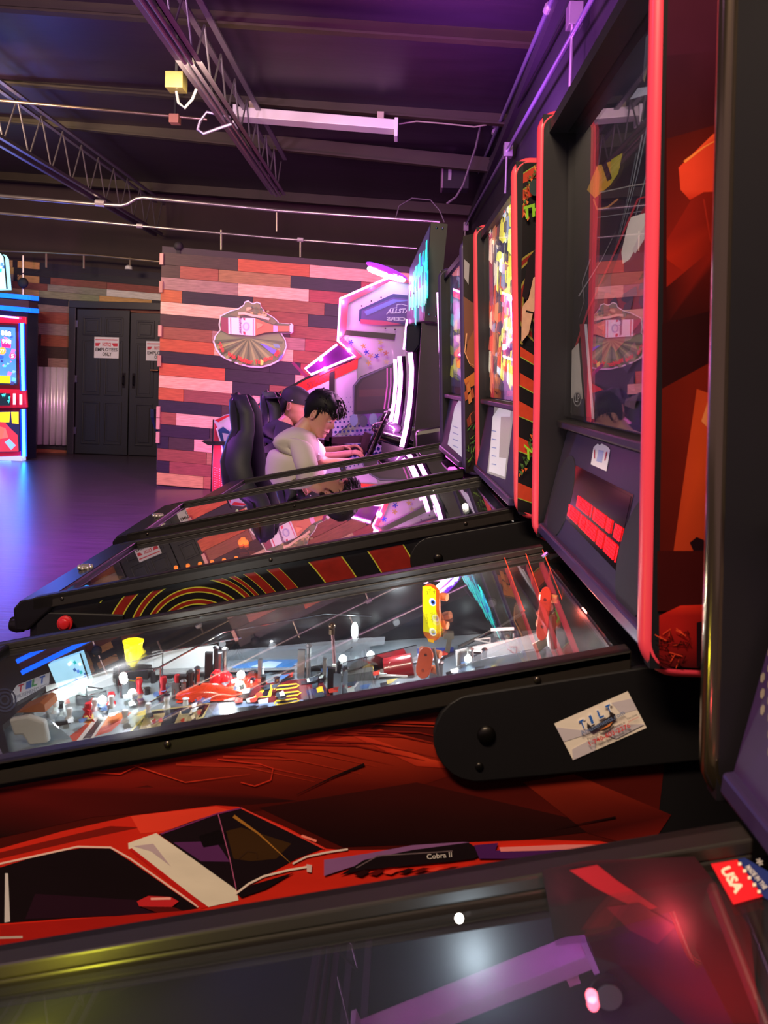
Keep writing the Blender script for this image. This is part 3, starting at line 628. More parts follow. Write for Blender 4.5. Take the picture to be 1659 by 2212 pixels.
# ---- the red machine with the car (A)
PA = pinball('red pinball machine with a red sports car along its cabinet side', .275, 1.175, L=1.08, lean=1.4, zt=1.985, trim='#f0455c')
def car_art():
    a = sideart(PA); Q = lambda *p: list(p)
    def z1(*pts): return [(x * .5425, 1600 + y * .5425) for x, y in pts]
    def z7(*pts): return [(700 + x * .578, 1450 + y * .578) for x, y in pts]
    full = [(-420, 1720), (-420, 2080), (0, 2075), (1000, 1950), (1530, 1860), (1490, 1500), (1395, 1440), (700, 1540), (0, 1640)]
    a.poly([(-420, 1700), (-420, 2150), (700, 2060), (1400, 1960), (1452, 1500), (1400, 1440), (700, 1540)], '#4a100c')
    D = '#2a0d0c'
    a.poly([(-420, 1720), (0, 1640), (500, 1585), (900, 1510), (760, 1600), (300, 1700), (-420, 1800)], None, ['#861810', '#9c1e14', '#a42416', '#5e120c', '#8a1c12', '#6a140e', '#741510'])
    a.poly([(300, 1690), (820, 1575), (1080, 1640), (900, 1700), (500, 1760)], None, ['#6c160f', '#b0301a', '#6a1810', '#4c0f09', '#360c0a'])
    a.poly([(500, 1620), (780, 1545), (700, 1600)], None, ['#d8402a', '#a02014', '#b02a1a'])
    a.poly([(-420, 1800), (0, 1705), (420, 1700), (640, 1730), (200, 1765), (0, 1810)], D, [D, '#5a100d', '#6d140f', '#260c0c', '#4a0f0e', '#1d0b0b'])
    a.poly([(560, 1745), (900, 1690), (1330, 1790), (1100, 1818), (740, 1830)], None, ['#2a0c0c', '#3a0e0c', '#260c0c', '#200a0b', '#1a090b'])
    a.poly([(1130, 1690), (1240, 1672), (1450, 1760), (1400, 1835), (1270, 1800)], None, ['#7c2113', '#8a2616', '#4a0f0d', '#7a1a14', '#3a0d0c'])
    a.poly([(1000, 1515), (1400, 1440), (1240, 1500), (1060, 1550)], None, ['#501410', '#8a2416', '#7a1c12', '#3c100c'])
    a.poly([(700, 1560), (930, 1640), (1050, 1665), (900, 1655)], None, ['#c03220', '#c43a20', '#902014', '#a02818'])
    for k in range(14):
        x0 = 380 + k * 34; y0 = 1648 - k * 7 + random.uniform(-8, 8)
        a.line([(x0, y0), (x0 + 150, y0 + 6), (x0 + 300, y0 + 38)], random.uniform(2, 7), random.choice(['#a82c1a', '#9a2416', '#7a1a12', '#b8361f']), True)
    a.line([(180, 1668), (260, 1672), (330, 1640), (300, 1655)], 3, '#d8321f', True)
    a.line([(470, 1640), (560, 1650), (590, 1660), (585, 1685), (550, 1698), (520, 1690)], 2.2, '#c8301f')
    a.line([(250, 1640), (400, 1690), (540, 1672)], 3, '#d23822', True)
    a.line([(787, 1651), (720, 1678), (640, 1717)], 6, '#170b0c', True)
    a.line([(1330, 1765), (1200, 1790)], 4, '#1c0a0c', True)
    # body
    roof = z1((-700, 560), (-300, 500), (0, 430), (250, 360), (520, 300), (860, 258), (950, 263), (1150, 350), (1300, 430), (1380, 437))
    hood = [(900, 1834), (1006, 1820), (1162, 1814), (1295, 1817), (1330, 1823)]
    a.poly(roof + hood + [(1322, 1832), (1180, 1850), (1000, 1880), (800, 1960), (400, 2060), (-380, 2120)], '#d02a1c')
    a.poly(z1((-300, 510), (0, 445), (300, 372), (440, 340), (560, 345), (300, 400), (0, 470), (-300, 560)), '#7c1a14')
    a.poly(z1((520, 300), (860, 262), (930, 280), (640, 362), (560, 370)), '#e8402c')
    a.poly(z1((-500, 640), (0, 500), (0, 725), (-500, 800)), '#1a1015')
    a.poly(z1((0, 505), (160, 455), (320, 428), (440, 430), (520, 480), (790, 668), (640, 690), (300, 705), (0, 728)), '#190f13')
    a.line(z1((-300, 560), (0, 490), (310, 422), (440, 425), (520, 470), (790, 662)), 4, '#f2c8bc')
    a.poly(z1((140, 610), (640, 640), (640, 690), (100, 710)), '#2a1220')
    a.poly(z1((20, 528), (32, 528), (40, 720), (18, 724)), '#d8cfd0')
    a.poly(z1((510, 408), (622, 368), (940, 590), (950, 635), (830, 662), (512, 432)), '#e9dccb')
    a.poly(z1((512, 432), (525, 428), (828, 664), (800, 668)), '#c8201c')
    a.poly(z1((530, 420), (610, 410), (680, 500), (600, 440)), '#c0a8b2')
    a.poly(z1((632, 372), (760, 322), (870, 288), (960, 270), (1150, 360), (1290, 428), (1180, 470), (1050, 540), (950, 600)), '#1c1117')
    a.poly(z1((690, 405), (860, 400), (915, 482), (800, 480)), '#5a2a5e')
    a.poly(z1((900, 360), (960, 345), (1160, 410), (1100, 470), (1000, 480), (930, 470)), '#3d2613')
    a.poly(z1((790, 380), (870, 355), (905, 370), (895, 410), (810, 425)), '#130c10')
    a.line(z1((930, 300), (1030, 370), (1160, 490)), 7, '#a9702e', True)
    a.line(z1((868, 290), (915, 470), (940, 590)), 2, '#b65a86')
    a.line(z1((950, 470), (985, 440), (1020, 445), (1025, 470)), 3, '#3a2418')
    a.line(z1((640, 372), (860, 292), (960, 268)), 3, '#7a2e66')
    a.line(z1((960, 268), (1150, 360), (1290, 430)), 3, '#e04036')
    a.line(z1((1200, 378), (1260, 400)), 5, '#ff8a78')
    a.line(z1((938, 610), (990, 570), (1050, 540), (1150, 515), (1238, 500)), 4.5, '#f0d8cc')
    a.line(z1((1165, 490), (1220, 462), (1300, 445), (1385, 432)), 4, '#e6cbc2')
    a.poly(z1((1220, 492), (1242, 495), (1240, 525), (1222, 522)), '#d6b8b8')
    a.poly(z1((945, 610), (1000, 575), (1170, 525), (1060, 590), (960, 625)), '#1a0f14')
    a.poly(z1((545, 640), (590, 618), (680, 622), (712, 640), (680, 665), (555, 660)), '#cc2a30')
    a.poly(z1((560, 660), (690, 662), (760, 690), (740, 705), (640, 690)), '#5c1414')
    a.line(z1((600, 630), (680, 628)), 5, '#ffb0a8')
    a.poly(z1((0, 735), (800, 672), (960, 690), (600, 780), (0, 860)), '#b01e18')
    a.line(z1((-20, 785), (90, 782)), 5, '#c8b0a8')
    # bonnet
    a.poly(z7((0, 705), (170, 680), (330, 650), (520, 638), (545, 640), (380, 668), (200, 700), (60, 745), (0, 765)), '#8a5a90')
    a.poly(z7((60, 762), (150, 705), (330, 668), (540, 640), (600, 680), (560, 700), (470, 712), (150, 742)), '#1b1116')
    a.poly(z7((560, 650), (650, 642), (640, 670), (1060, 652), (900, 680), (700, 700), (580, 700)), '#4e2060')
    a.poly(z7((655, 658), (900, 648), (1080, 648), (1040, 660), (820, 670), (660, 674)), '#f08a8c')
    a.line(z7((120, 735), (200, 690), (480, 672)), 2.5, '#6c5a60')
    for k in range(8): a.poly(z7((110 + k * 55, 760 - k * 3), (150 + k * 55, 742 - k * 2), (175 + k * 55, 748 - k * 3), (140 + k * 55, 768 - k * 4)), random.choice(['#5c1010', '#e84030', '#2a0d10']))
    a.text('Cobra II', z7((385, 703))[0], z7((478, 694))[0], z7((383, 684))[0], '#e8dcd8')
    a.poly(z7((1085, 634), (1100, 640), (1075, 650)), '#150a10')
    a.build('cabinet_decal', PA.root, art_mat(.35, coat=.3, grain=.06, gscale=(2, 1, 6)))
    # business-card sticker on the hinge arm
    P0 = PA.M @ Vector((0, -.294, 1)); s = Art(P0, (0, -1, 0), base=.0005)
    C4 = [(1197, 1563), (1356, 1493), (1395, 1574), (1238, 1642)]
    def c(u, v): return tuple(C4[0][k] + (C4[1][k] - C4[0][k]) * u + (C4[3][k] - C4[0][k]) * v for k in (0, 1))
    s.poly([c(0, 0), c(1, 0), c(1, 1), c(0, 1)], '#e4d8cc')
    for pg in (((.75, .1), (1, .2), (1, .5), (.8, .45)), ((0, .1), (.25, .4), (.5, .6), (0, .5)), ((.05, .75), (.4, .7), (.3, 1), (0, 1)), ((.5, .75), (.7, .65), (1, .9), (.6, .95))): s.poly([c(*q) for q in pg], '#c3b9c2')
    for ch, u, v, r in (('T', .27, .18, 0), ('I', .41, .16, 0), ('L', .53, .12, 0), ('T', .65, .10, 0)):
        s.text(ch, c(u - .012, v + .24), c(u + .078 - (.04 if ch == 'I' else 0), v + .235), c(u + .012, v - .01), '#f2ece8', .06)
        s.text(ch, c(u, v + .22), c(u + .065 - (.03 if ch == 'I' else 0), v + .215), c(u + .012, v + .01), '#2f62b4', .03)
    s.poly([c(.34, .42), c(.37, .3), (c(.4, .46)), c(.66, .38), c(.68, .26), c(.73, .4), c(.71, .5), c(.38, .56)], '#2b2326')
    s.text('Amusements.com', c(.24, .54), c(.84, .49), c(.235, .42), '#6c7ea8', .01)
    s.poly([c(.45, .6), c(.64, .52), c(.68, .56), c(.6, .64), c(.52, .66)], '#3a2a28'); s.poly([c(.46, .6), c(.66, .53), c(.6, .6)], '#e6884c')
    s.text('Pinball Sales & Service', c(.28, .715), c(.79, .69), c(.28, .65), '#3a3234')
    s.text('1-740-603-2276', c(.27, .85), c(.83, .83), c(.27, .735), '#cf3a40', .02)
    s.text('tiltamusements.com', c(.4, .93), c(.72, .915), c(.4, .875), '#3a3234')
    s.text('Video Games', c(.83, .64), c(.97, .63), c(.83, .59), '#3a3234'); s.text('Jukeboxes', c(.83, .72), c(.97, .71), c(.83, .66), '#cf3a40')
    s.build('sticker', PA.root, art_mat(.45), label='white business card sticker with red phone number')
car_art()
def a_backbox():
    a = boxart(PA, .355)
    a.poly([(1440, -260), (1680, -260), (1680, 1460), (1425, 1450)], '#30090c')
    a.poly([(1440, -260), (1680, -260), (1640, 120), (1440, 140)], '#43142a')
    a.poly([(1440, 120), (1660, 100), (1640, 300), (1440, 330)], None, ['#3a1226', '#4a1428', '#3c0d10', '#3c0d10'])
    a.poly([(1440, 300), (1650, 240), (1650, 620), (1440, 640)], None, ['#4c0f0d', '#571210', '#9a2012', '#8c1a12'])
    a.poly([(1440, 560), (1520, 620), (1650, 420), (1650, 240), (1560, 320), (1440, 520)], None, ['#a02012', '#6b130e', '#5c120e', '#5a1210', '#7c1a12', '#8c1a12'])
    a.poly([(1466, 362), (1540, 290), (1640, 240), (1640, 410), (1520, 415), (1490, 432), (1470, 410)], None, ['#e04028', '#e8502c', '#b02a1a', '#d03020', '#d83822', '#c02a1a', '#e04028'])
    a.line([(1478, 350), (1520, 318), (1568, 292)], 6, '#f0803c', True)
    a.poly([(1440, 620), (1560, 520), (1650, 440), (1650, 760), (1440, 700)], None, ['#3a0c0c', '#8a1a12', '#6a1410', '#2c0a0c', '#2a0a0c'])
    a.line([(1520, 430), (1535, 520), (1570, 570), (1620, 580)], 4, '#9a2218', True)
    a.poly([(1430, 700), (1650, 640), (1650, 800), (1430, 870)], '#2a0a0d')
    a.poly([(1430, 840), (1650, 720), (1650, 1010), (1560, 1200), (1425, 1200)], None, ['#5c130d', '#862010', '#7a1c12', '#5a140e', '#4a100c'])
    a.poly([(1505, 840), (1560, 860), (1535, 1200), (1455, 1190)], None, ['#b03a1c', '#c8441c', '#9c3018', '#a8341a'])
    a.poly([(1560, 770), (1566, 830), (1530, 925), (1515, 910)], '#d87a48')
    a.poly([(1537, 752), (1546, 760), (1543, 790), (1534, 778)], '#2c0c0e')
    a.poly([(1530, 1060), (1545, 1068), (1545, 1085), (1530, 1100), (1524, 1080)], '#200a10')
    a.poly([(1490, 1172), (1505, 1160), (1540, 1175), (1620, 1170), (1620, 1210), (1540, 1207), (1500, 1195)], '#1d0a12')
    a.poly([(1420, 1190), (1650, 1190), (1650, 1320), (1420, 1320)], '#3a0c0d')
    a.poly([(1424, 1330), (1470, 1308), (1530, 1306), (1600, 1330), (1600, 1450), (1424, 1450)], None, ['#a81a18', '#c8281c', '#b02018', '#5a1010', '#2a0a10', '#3a0c10'])
    random.seed(3)
    for k in range(34):
        x = random.uniform(1424, 1492); y = random.uniform(1370, 1438)
        a.line([(x, y), (x + random.uniform(-16, 16), y + random.uniform(-18, 8)), (x + random.uniform(-22, 22), y + random.uniform(-18, 14))], 1.8, random.choice(['#2a0a0c', '#1a0808', '#d8442a', '#3c0c0c']))
    a.poly([(1505, 1345), (1560, 1330), (1600, 1440), (1505, 1440)], '#1a0a12')
    a.build('backbox_decal', PA.box, art_mat(.3, coat=.3, grain=.08, gscale=(3, 1, 3)))
    t = transart(PA, 1.4)
    t.poly([(1190, 990), (1230, 250), (1500, -160), (1500, 1010)], '#17161b')
    t.poly([(1232, 340), (1320, 160), (1430, 30), (1430, 300), (1330, 380), (1300, 560), (1232, 560)], None, ['#23201f', '#2c2a2a', '#3c4048', '#2a2a2c', '#26221f', '#1a1818', '#1c1a1a'])
    t.poly([(1268, 410), (1290, 358), (1330, 345), (1340, 360), (1318, 400), (1285, 428)], '#c9992e')
    t.poly([(1320, 345), (1345, 330), (1335, 375), (1318, 400)], '#a8a032'); t.poly([(1298, 350), (1308, 345), (1322, 385), (1312, 392)], '#231a1e')
    t.poly([(1285, 428), (1320, 404), (1345, 380), (1340, 440), (1290, 455)], '#19151a')
    t.line([(1282, 430), (1290, 452), (1312, 448), (1335, 430)], 4, '#b07a4a')
    for k, (x0, y0) in enumerate(((1400, 262), (1415, 275), (1388, 290), (1425, 240), (1375, 330))):
        t.line([(x0, y0), (x0 - 22, y0 + 110), (x0 - 60, y0 + 260)], 3.4, ('#6f7780', '#4d555e', '#7d838a', '#8d9298', '#50565c')[k], True)
    t.poly([(1395, 80), (1428, 40), (1432, 60), (1405, 120), (1392, 178), (1388, 170)], None, ['#8a8e98', '#b8bac0', '#8a8e98', '#6a6458', '#a89c70', '#707070'])
    t.poly([(1360, 215), (1378, 190), (1410, 186), (1409, 212), (1402, 203)], '#aeb3c2')
    t.line([(1295, 416), (1360, 402), (1426, 391)], 2.4, '#8d8b86'); t.line([(1290, 470), (1360, 460), (1415, 452)], 2, '#77757a')
    t.poly([(1305, 640), (1340, 540), (1395, 440), (1426, 420), (1430, 520), (1370, 620), (1340, 700), (1300, 790)], '#7e1a22')
    t.poly([(1342, 545), (1360, 470), (1400, 458), (1408, 470), (1360, 560), (1345, 570)], '#d8cfc4')
    t.poly([(1400, 470), (1428, 440), (1428, 460), (1372, 548), (1366, 540)], '#cbb9b6')
    t.line([(1240, 760), (1270, 670), (1330, 540), (1378, 430), (1410, 420)], 4, '#a02a30')
    t.line([(1250, 640), (1300, 560), (1330, 500)], 3, '#8b8489', True)
    t.line([(1275, 560), (1258, 610), (1262, 650), (1250, 690)], 3, '#77717a', True)
    t.poly([(1300, 720), (1330, 630), (1410, 590), (1420, 640), (1380, 700), (1330, 760)], '#8e2730')
    t.poly([(1232, 760), (1250, 740), (1262, 900), (1232, 892)], '#b9b0a4'); t.poly([(1252, 700), (1264, 700), (1278, 900), (1266, 900)], '#8e2a38'); t.poly([(1262, 700), (1268, 700), (1284, 905), (1278, 905)], '#c8c0c4')
    for k in range(30):
        x = random.uniform(1290, 1410); y = random.uniform(600, 880)
        t.poly([(x, y), (x + random.uniform(6, 28), y - random.uniform(2, 16)), (x + random.uniform(4, 22), y + random.uniform(5, 32)), (x - 4, y + 14)], random.choice(['#4a3140', '#6a3848', '#2c2430', '#5a4048', '#7a5058', '#30283c']))
    t.poly([(1234, 860), (1262, 862), (1262, 900), (1234, 896)], '#33302e'); t.circle((1247, 862), 9, '#8c8984', ry=16); t.circle((1247, 862), 7, '#2a2726', ry=13); t.text('LP', (1243, 868), (1252, 869), (1243, 852), '#b5b2ac')
    t.build('translite_print', PA.trans, art_mat(.5, emit=.10))
    s = Art(PA.M @ PA.ln(PA.rc - .0155, 0, 1.5), (-1, 0, -math.tan(R(1.4))))
    s.poly([(1391, 850), (1420, 846), (1420, 945), (1390, 934)], '#e6e2e4'); s.poly([(1398, 866), (1412, 862), (1412, 880), (1402, 884)], '#5a86c8'); s.poly([(1400, 912), (1412, 910), (1412, 920), (1402, 922)], '#c03a48')
    s.build('price_sticker', PA.tglass, art_mat(.45))
    p = panelart(PA)
    p.poly([(1300, 958), (1313, 965), (1318, 972), (1310, 1018), (1276, 1003), (1282, 966), (1291, 958), (1295, 962)], '#e8e2e4')
    p.poly([(1293, 972), (1304, 974), (1300, 1000), (1288, 996)], '#9fb0d8'); p.line([(1284, 972), (1284, 990)], 2, '#c03a48'); p.line([(1310, 976), (1306, 995)], 2, '#c03a48')
    p.build('crest_sticker', PA.panel, art_mat(.45))
    d = panelart(PA)
    scr = [(1240, 1008), (1363, 1073), (1330, 1227), (1222, 1117)]
    def c(u, v): return tuple((scr[0][k] * (1 - u) + scr[1][k] * u) * (1 - v) + (scr[3][k] * (1 - u) + scr[2][k] * u) * v for k in (0, 1))
    d.poly([c(-.04, -.04), c(1.03, -.04), c(1.03, 1.03), c(-.04, 1.03)], '#0c080b'); d.poly([c(0, 0), c(1, 0), c(1, 1), c(0, 1)], '#160608')
    d.build('display', PA.panel, art_mat(.12, spec=.8))
    e = panelart(PA); e.base = .0025
    for r_, (v0, v1, ranges) in enumerate(((.46, .66, ((.12, .42), (.43, .78), (.82, .97))), (.72, .95, ((0.02, .35), (.36, .70), (.73, .98))))):
        for u0, u1 in ranges:
            n = int((u1 - u0) * 46)
            for k in range(n):
                ua = u0 + (u1 - u0) * k / n
                if (k * 7 + r_ * 3) % 11 == 0: continue
                for j in range(5):
                    va = v0 + (v1 - v0) * j / 5
                    e.poly([c(ua, va), c(ua + .016, va), c(ua + .016, va + (v1 - v0) / 5 * .86), c(ua, va + (v1 - v0) / 5 * .86)], '#ff0a0a'); e.k = 0
    e.build('dot_matrix', PA.panel, art_mat(.4, emit=3.0), label='glowing red dot characters in two rows')
    for yy in (-.235, .235):
        a0, b0 = PA.ln(.005, 0, 1.173), PA.ln(.054, 0, 1.375); dd = (b0 - a0).normalized(); n_ = Vector((-dd.z, 0, dd.x)).normalized(); cc = (a0 + b0) / 2 + Vector((0, yy, -.02))
        g = G(); u_, v_ = Vector((0, 1, 0)), dd
        pts = [cc + n_ * .0 + u_ * .078 * math.cos(t) + v_ * .078 * math.sin(t) for t in [i * math.pi / 20 for i in range(40)]]
        g.prism(pts, n_ * .006); obj('speaker', g, mat('#211c28', .75, noise=.3, nscale=120), PA.panel, bevel=.003)
        g = G().tube(pts, .0035, 6, True); obj('speaker_rim', g, mat('#15121a', .4), PA.panel, smooth=True)
a_backbox()

# ---- playfield of the red machine
def a_field():
    P = PA; a = pfart(P)
    a.poly([(-500, 1820), (-300, 1500), (560, 1395), (1250, 1330), (1600, 1560), (1100, 1700), (0, 1900)], '#79868e')
    random.seed(8)
    def blk(pts, col): a.poly(pts, col)
    blk([(0, 1560), (100, 1510), (330, 1440), (480, 1470), (300, 1560), (150, 1650)], '#8e9a9c')
    blk([(150, 1590), (190, 1560), (285, 1538), (240, 1580), (160, 1605)], '#b8412a'); blk([(180, 1560), (280, 1535), (270, 1550), (210, 1575)], '#e07a3a')
    blk([(165, 1600), (205, 1550), (235, 1545), (200, 1598)], '#c9c2b8'); blk([(178, 1596), (212, 1553), (226, 1550), (196, 1594)], '#3a2528')
    blk([(280, 1580), (320, 1535), (455, 1518), (440, 1550), (300, 1592)], '#c8b878'); blk([(285, 1580), (322, 1538), (452, 1521), (436, 1548), (305, 1588)], '#1a1822')
    for q in ((300, 1578, 345, 1540), (375, 1566, 425, 1532)):
        blk([(q[0], q[1]), (q[0] + 14, q[3] + 4), (q[2] + 12, q[3]), (q[2], q[1] - 6)], '#a89468')
        for k in range(8): x = random.uniform(q[0] + 8, q[2]); y = random.uniform(q[3] + 4, q[1] - 8); blk([(x, y), (x + 8, y - 5), (x + 10, y + 4), (x + 3, y + 7)], random.choice(['#2a2228', '#e8d8b0', '#5c4838', '#c03a2a']))
    blk([(380, 1518), (400, 1480), (560, 1455), (590, 1490), (520, 1512)], '#e0472c'); blk([(400, 1510), (430, 1490), (520, 1480), (500, 1500)], '#ff8a5c')
    blk([(455, 1545), (470, 1520), (620, 1505), (700, 1500), (700, 1520), (560, 1540)], '#7e93b4'); blk([(480, 1548), (500, 1530), (560, 1524), (540, 1542)], '#18161c')
    blk([(500, 1500), (560, 1478), (690, 1462), (715, 1505), (560, 1520)], '#6a1c22')
    blk([(545, 1508), (575, 1480), (592, 1478), (585, 1505)], '#f0c438'); blk([(560, 1505), (578, 1484), (584, 1484), (578, 1503)], '#281a28')
    for k in range(3):
        y = 1480 + k * 16; x = 592 + (k % 2) * 4
        a.line([(x, y + 9), (x + 4, y + 2), (x + 48, y - 3), (x + 54, y), (x + 46, y + 5), (x + 4, y + 10)], 3, '#f0c838')
        blk([(x + 6, y + 5), (x + 40, y), (x + 42, y + 2), (x + 8, y + 8)], '#2a2a36')
    a.line([(650, 1475), (700, 1470)], 8, '#201a28'); a.line([(655, 1508), (705, 1500)], 8, '#301420')
    blk([(660, 1490), (700, 1484), (706, 1498), (664, 1502)], '#2a2450'); blk([(682, 1484), (696, 1482), (700, 1496), (686, 1498)], '#f0c030')
    blk([(500, 1440), (560, 1425), (660, 1424), (620, 1446), (520, 1455)], '#3a7ac0'); blk([(540, 1440), (580, 1428), (610, 1430), (590, 1444)], '#bfe0ff')
    blk([(820, 1440), (900, 1400), (980, 1398), (950, 1425)], '#c8ccd8'); blk([(860, 1402), (980, 1398), (980, 1410), (900, 1412)], '#34408c')
    blk([(990, 1450), (1040, 1400), (1180, 1380), (1200, 1420), (1050, 1450)], '#7a8cae'); blk([(1060, 1400), (1160, 1384), (1150, 1400), (1060, 1412)], '#8c3048')
    blk([(1200, 1420), (1240, 1380), (1340, 1400), (1300, 1430)], '#b8433a')
    for k in range(120):
        x = random.uniform(60, 1300); y = 1600 - x * .13 + random.uniform(-70, -12)
        blk([(x, y), (x + random.uniform(8, 26), y - 5), (x + random.uniform(8, 22), y + 6), (x + 2, y + 8)], random.choice(['#e4ecec', '#cfe0da', '#3a4450', '#20242c', '#c84030', '#4a6a9c', '#d8c068']))
    a.build('playfield_print', P.pf, art_mat(.25, emit=0, coat=.4))
    wh = mat('#eef4f2', .25, coat=.4); clr = glass_mat(1.5, .05, '#dfe8ea', 1.8, .35); redp = mat('#c8222c', .25, coat=.5); blkp = mat('#17161a', .4)
    def post(px, py, h, r, m, cap=None, name='post'):
        b = pfp(P, px, py); g = G().lathe(b, (0, 0, 1), [(0, r * 1.2), (.004, r), (h * .3, r * .7), (h * .5, r * .6), (h * .8, r * .9), (h, r * .7)], 12)
        o = sub(P, name, g, m, smooth=True)
        return b
    # white slingshot / inlane posts with LED domes
    for px, py in ((120, 1540), (150, 1555), (205, 1535), (240, 1528), (290, 1520), (320, 1545), (270, 1560), (360, 1530)): post(px, py, .019, .0058, wh)
    for px, py, h in ((190, 1548, .022), (240, 1522, .02), (300, 1500, .028), (352, 1500, .03), (383, 1496, .03)): post(px, py, h, .007, redp)
    for i, (px, py) in enumerate(((105, 1500), (130, 1515), (220, 1530), (285, 1515), (180, 1500), (520, 1475), (740, 1440), (800, 1432), (1035, 1425), (1100, 1412), (1165, 1400), (1230, 1395), (1010, 1440), (1290, 1395))):
        b = pfp(P, px, py); led(P, 'bulb', b + Vector((0, 0, .014)), .007, '#f2fff6', 7.0)
    for px, py, z in ((1195, 1385, .03), (1260, 1360, .05), (1310, 1385, .03), (1090, 1360, .02)):
        b = pfp(P, px, py); led(P, 'red_bulb', b + Vector((0, 0, z)), .008, '#ff2a1e', 5)
    # lane guides, ball guides and wire forms
    def wire(pts, r=.0018, m=CHROME, name='wire_form'): return sub(P, name, G().tube(pts, r, 6), m, smooth=True)
    def L_(px, py, z): return pfp(P, px, py) + Vector((0, 0, z))
    wire([L_(255, 1500, .0), L_(255, 1500, .05), L_(350, 1480, .055), L_(350, 1480, 0)])
    wire([L_(262, 1510, .0), L_(262, 1510, .045), L_(345, 1500, .045), L_(345, 1500, 0)])
    wire([L_(90, 1540, .03), L_(200, 1500, .035), L_(340, 1470, .05), L_(520, 1450, .06)])
    wire([L_(330, 1500, .04), L_(480, 1450, .07), L_(700, 1420, .08), L_(800, 1400, .06)])
    for (x0, y0, x1, y1, h) in ((100, 1520, 330, 1455, .03), (330, 1455, 470, 1440, .04), (740, 1470, 900, 1430, .03), (985, 1440, 1180, 1400, .028), (1180, 1400, 1330, 1390, .03)):
        b0, b1 = pfp(P, x0, y0), pfp(P, x1, y1); sub(P, 'lane_guide', G().beam(b0 + Vector((0, 0, h / 2)), b1 + Vector((0, 0, h / 2)), .004, h), wh if x0 != 740 else CHROME)
    # mechanical brackets, many small metal pieces around the middle
    random.seed(21)
    for i, (px, py) in enumerate(((380, 1510), (395, 1500), (410, 1495), (450, 1470), (470, 1465), (1000, 1440), (1030, 1445), (1080, 1405), (1240, 1390), (1255, 1375), (1270, 1400), (935, 1465), (715, 1500), (728, 1505), (650, 1465))):
        b = pfp(P, px, py); h = random.uniform(.02, .05)
        g = G().box(b.x - .006, b.x + .006, b.y - .004, b.y + .004, b.z, b.z + h).lathe(b + Vector((.012, 0, 0)), (0, 0, 1), [(0, .004), (h * 1.1, .004), (h * 1.1 + .003, .006), (h * 1.1 + .006, .003)], 8)
        sub(P, 'bracket', g, random.choice([CHROME, blkp, GALV]))
    for i in range(46):
        px = random.choice([random.uniform(90, 420), random.uniform(420, 760), random.uniform(980, 1290)]); py = 1600 - px * .155 + random.uniform(-70, -10); b = pfp(P, px, py)
        if b.y < .93 or b.y > 1.41: continue
        h = random.uniform(.006, .02); kind = i % 3
        if kind == 0: g = G().lathe(b, (0, 0, 1), [(0, .005), (h, .004), (h + .002, .006), (h + .004, .002)], 8)
        elif kind == 1: g = G().rbox(b + Vector((0, 0, h / 2)), (random.uniform(.01, .03), .004, h), (0, 0, random.uniform(-1, 1)))
        else: g = G().tube([b, b + Vector((0, 0, h)), b + Vector((random.uniform(-.03, .03), random.uniform(-.02, .02), h)), b + Vector((random.uniform(-.03, .03), random.uniform(-.02, .02), 0))], .0015, 6)
        sub(P, ('pin_post', 'target', 'wire_guide')[kind], g, random.choice([CHROME, CHROME, wh, redp, blkp, clr]), smooth=kind != 1)
    # yellow cup
    b = aY(287, 1425, 1.30)
    g = G().lathe(b, (0, 0, 1), [(-.012, .004), (.0, .012), (.004, .014), (.030, .017), (.033, .019), (.034, .013), (.012, .010)], 8)
    sub(P, 'yellow_flasher_cup', g, mat('#e8d800', .2, emit=.55, ecol='#e8d020', coat=.5))
    sub(P, 'flasher_arm', G().box(b.x - .03, b.x + .03, b.y - .01, b.y + .012, b.z - .03, b.z - .012).tube([b + Vector((-.025, 0, -.03)), b + Vector((-.02, 0, -.07))], .005, 8).tube([b + Vector((.035, 0, -.02)), b + Vector((.04, 0, -.08))], .005, 8), blkp)
    # cradle round the cup
    # pop bumpers / red domes
    for px, py in ((468, 1462), (488, 1466), (545, 1478)):
        b = aY(px, py + 18, 1.27); g = G().lathe(b, (0, 0, 1), [(-.02, .006), (0, .011), (.006, .012), (.012, .0125), (.02, .010), (.026, .004)], 14)
        sub(P, 'red_dome_post', g, mat('#e02830', .18, emit=.25, ecol='#ff2020', coat=.6), smooth=True)
    b = aY(518, 1494, 1.25); led(P, 'spot_bulb', b + Vector((0, 0, .01)), .008, '#f6ffd8', 8)
    # red toy car
    b = aY(450, 1505, 1.22)
    rings = []
    for t, hh, ww in ((-.05, .006, .014), (-.035, .012, .018), (-.01, .022, .019), (.015, .022, .019), (.035, .013, .018), (.06, .009, .014)):
        rings.append([b + Vector((t, ww * math.cos(q), max(0, hh * math.sin(q)) + (.004 if math.sin(q) < 0 else 0))) for q in [k * math.pi / 6 for k in range(12)]])
    sub(P, 'toy_car', G().loft(rings), mat('#e0401e', .2, emit=.15, ecol='#ff5020', coat=.7), smooth=True)
    # dark grey target bank
    p0, p1 = aY(558, 1478, 1.30), aY(708, 1452, 1.30)
    g = G().beam(p0, p1, .004, .028); sub(P, 'target_plate', g, mat('#2e2a28', .35, .4, noise=.4, nscale=40))
    for k, x in enumerate((560, 700)): b = pfp(P, x, 1470); sub(P, 'plate_foot', G().box(b.x - .003, b.x + .003, b.y, b.y + .01, b.z, b.z + .035), GALV)
    # silver box beside the drum
    p0, p1 = aY(736, 1475, 1.25), aY(808, 1464, 1.25)
    g = G().beam(p0, p1, .02, .03).tube([p0 + Vector((.0, -.015, -.014)), p1 + Vector((.01, -.015, -.014))], .0025, 6); sub(P, 'ball_gate', g, mat('#8f928c', .3, .7, noise=.2))
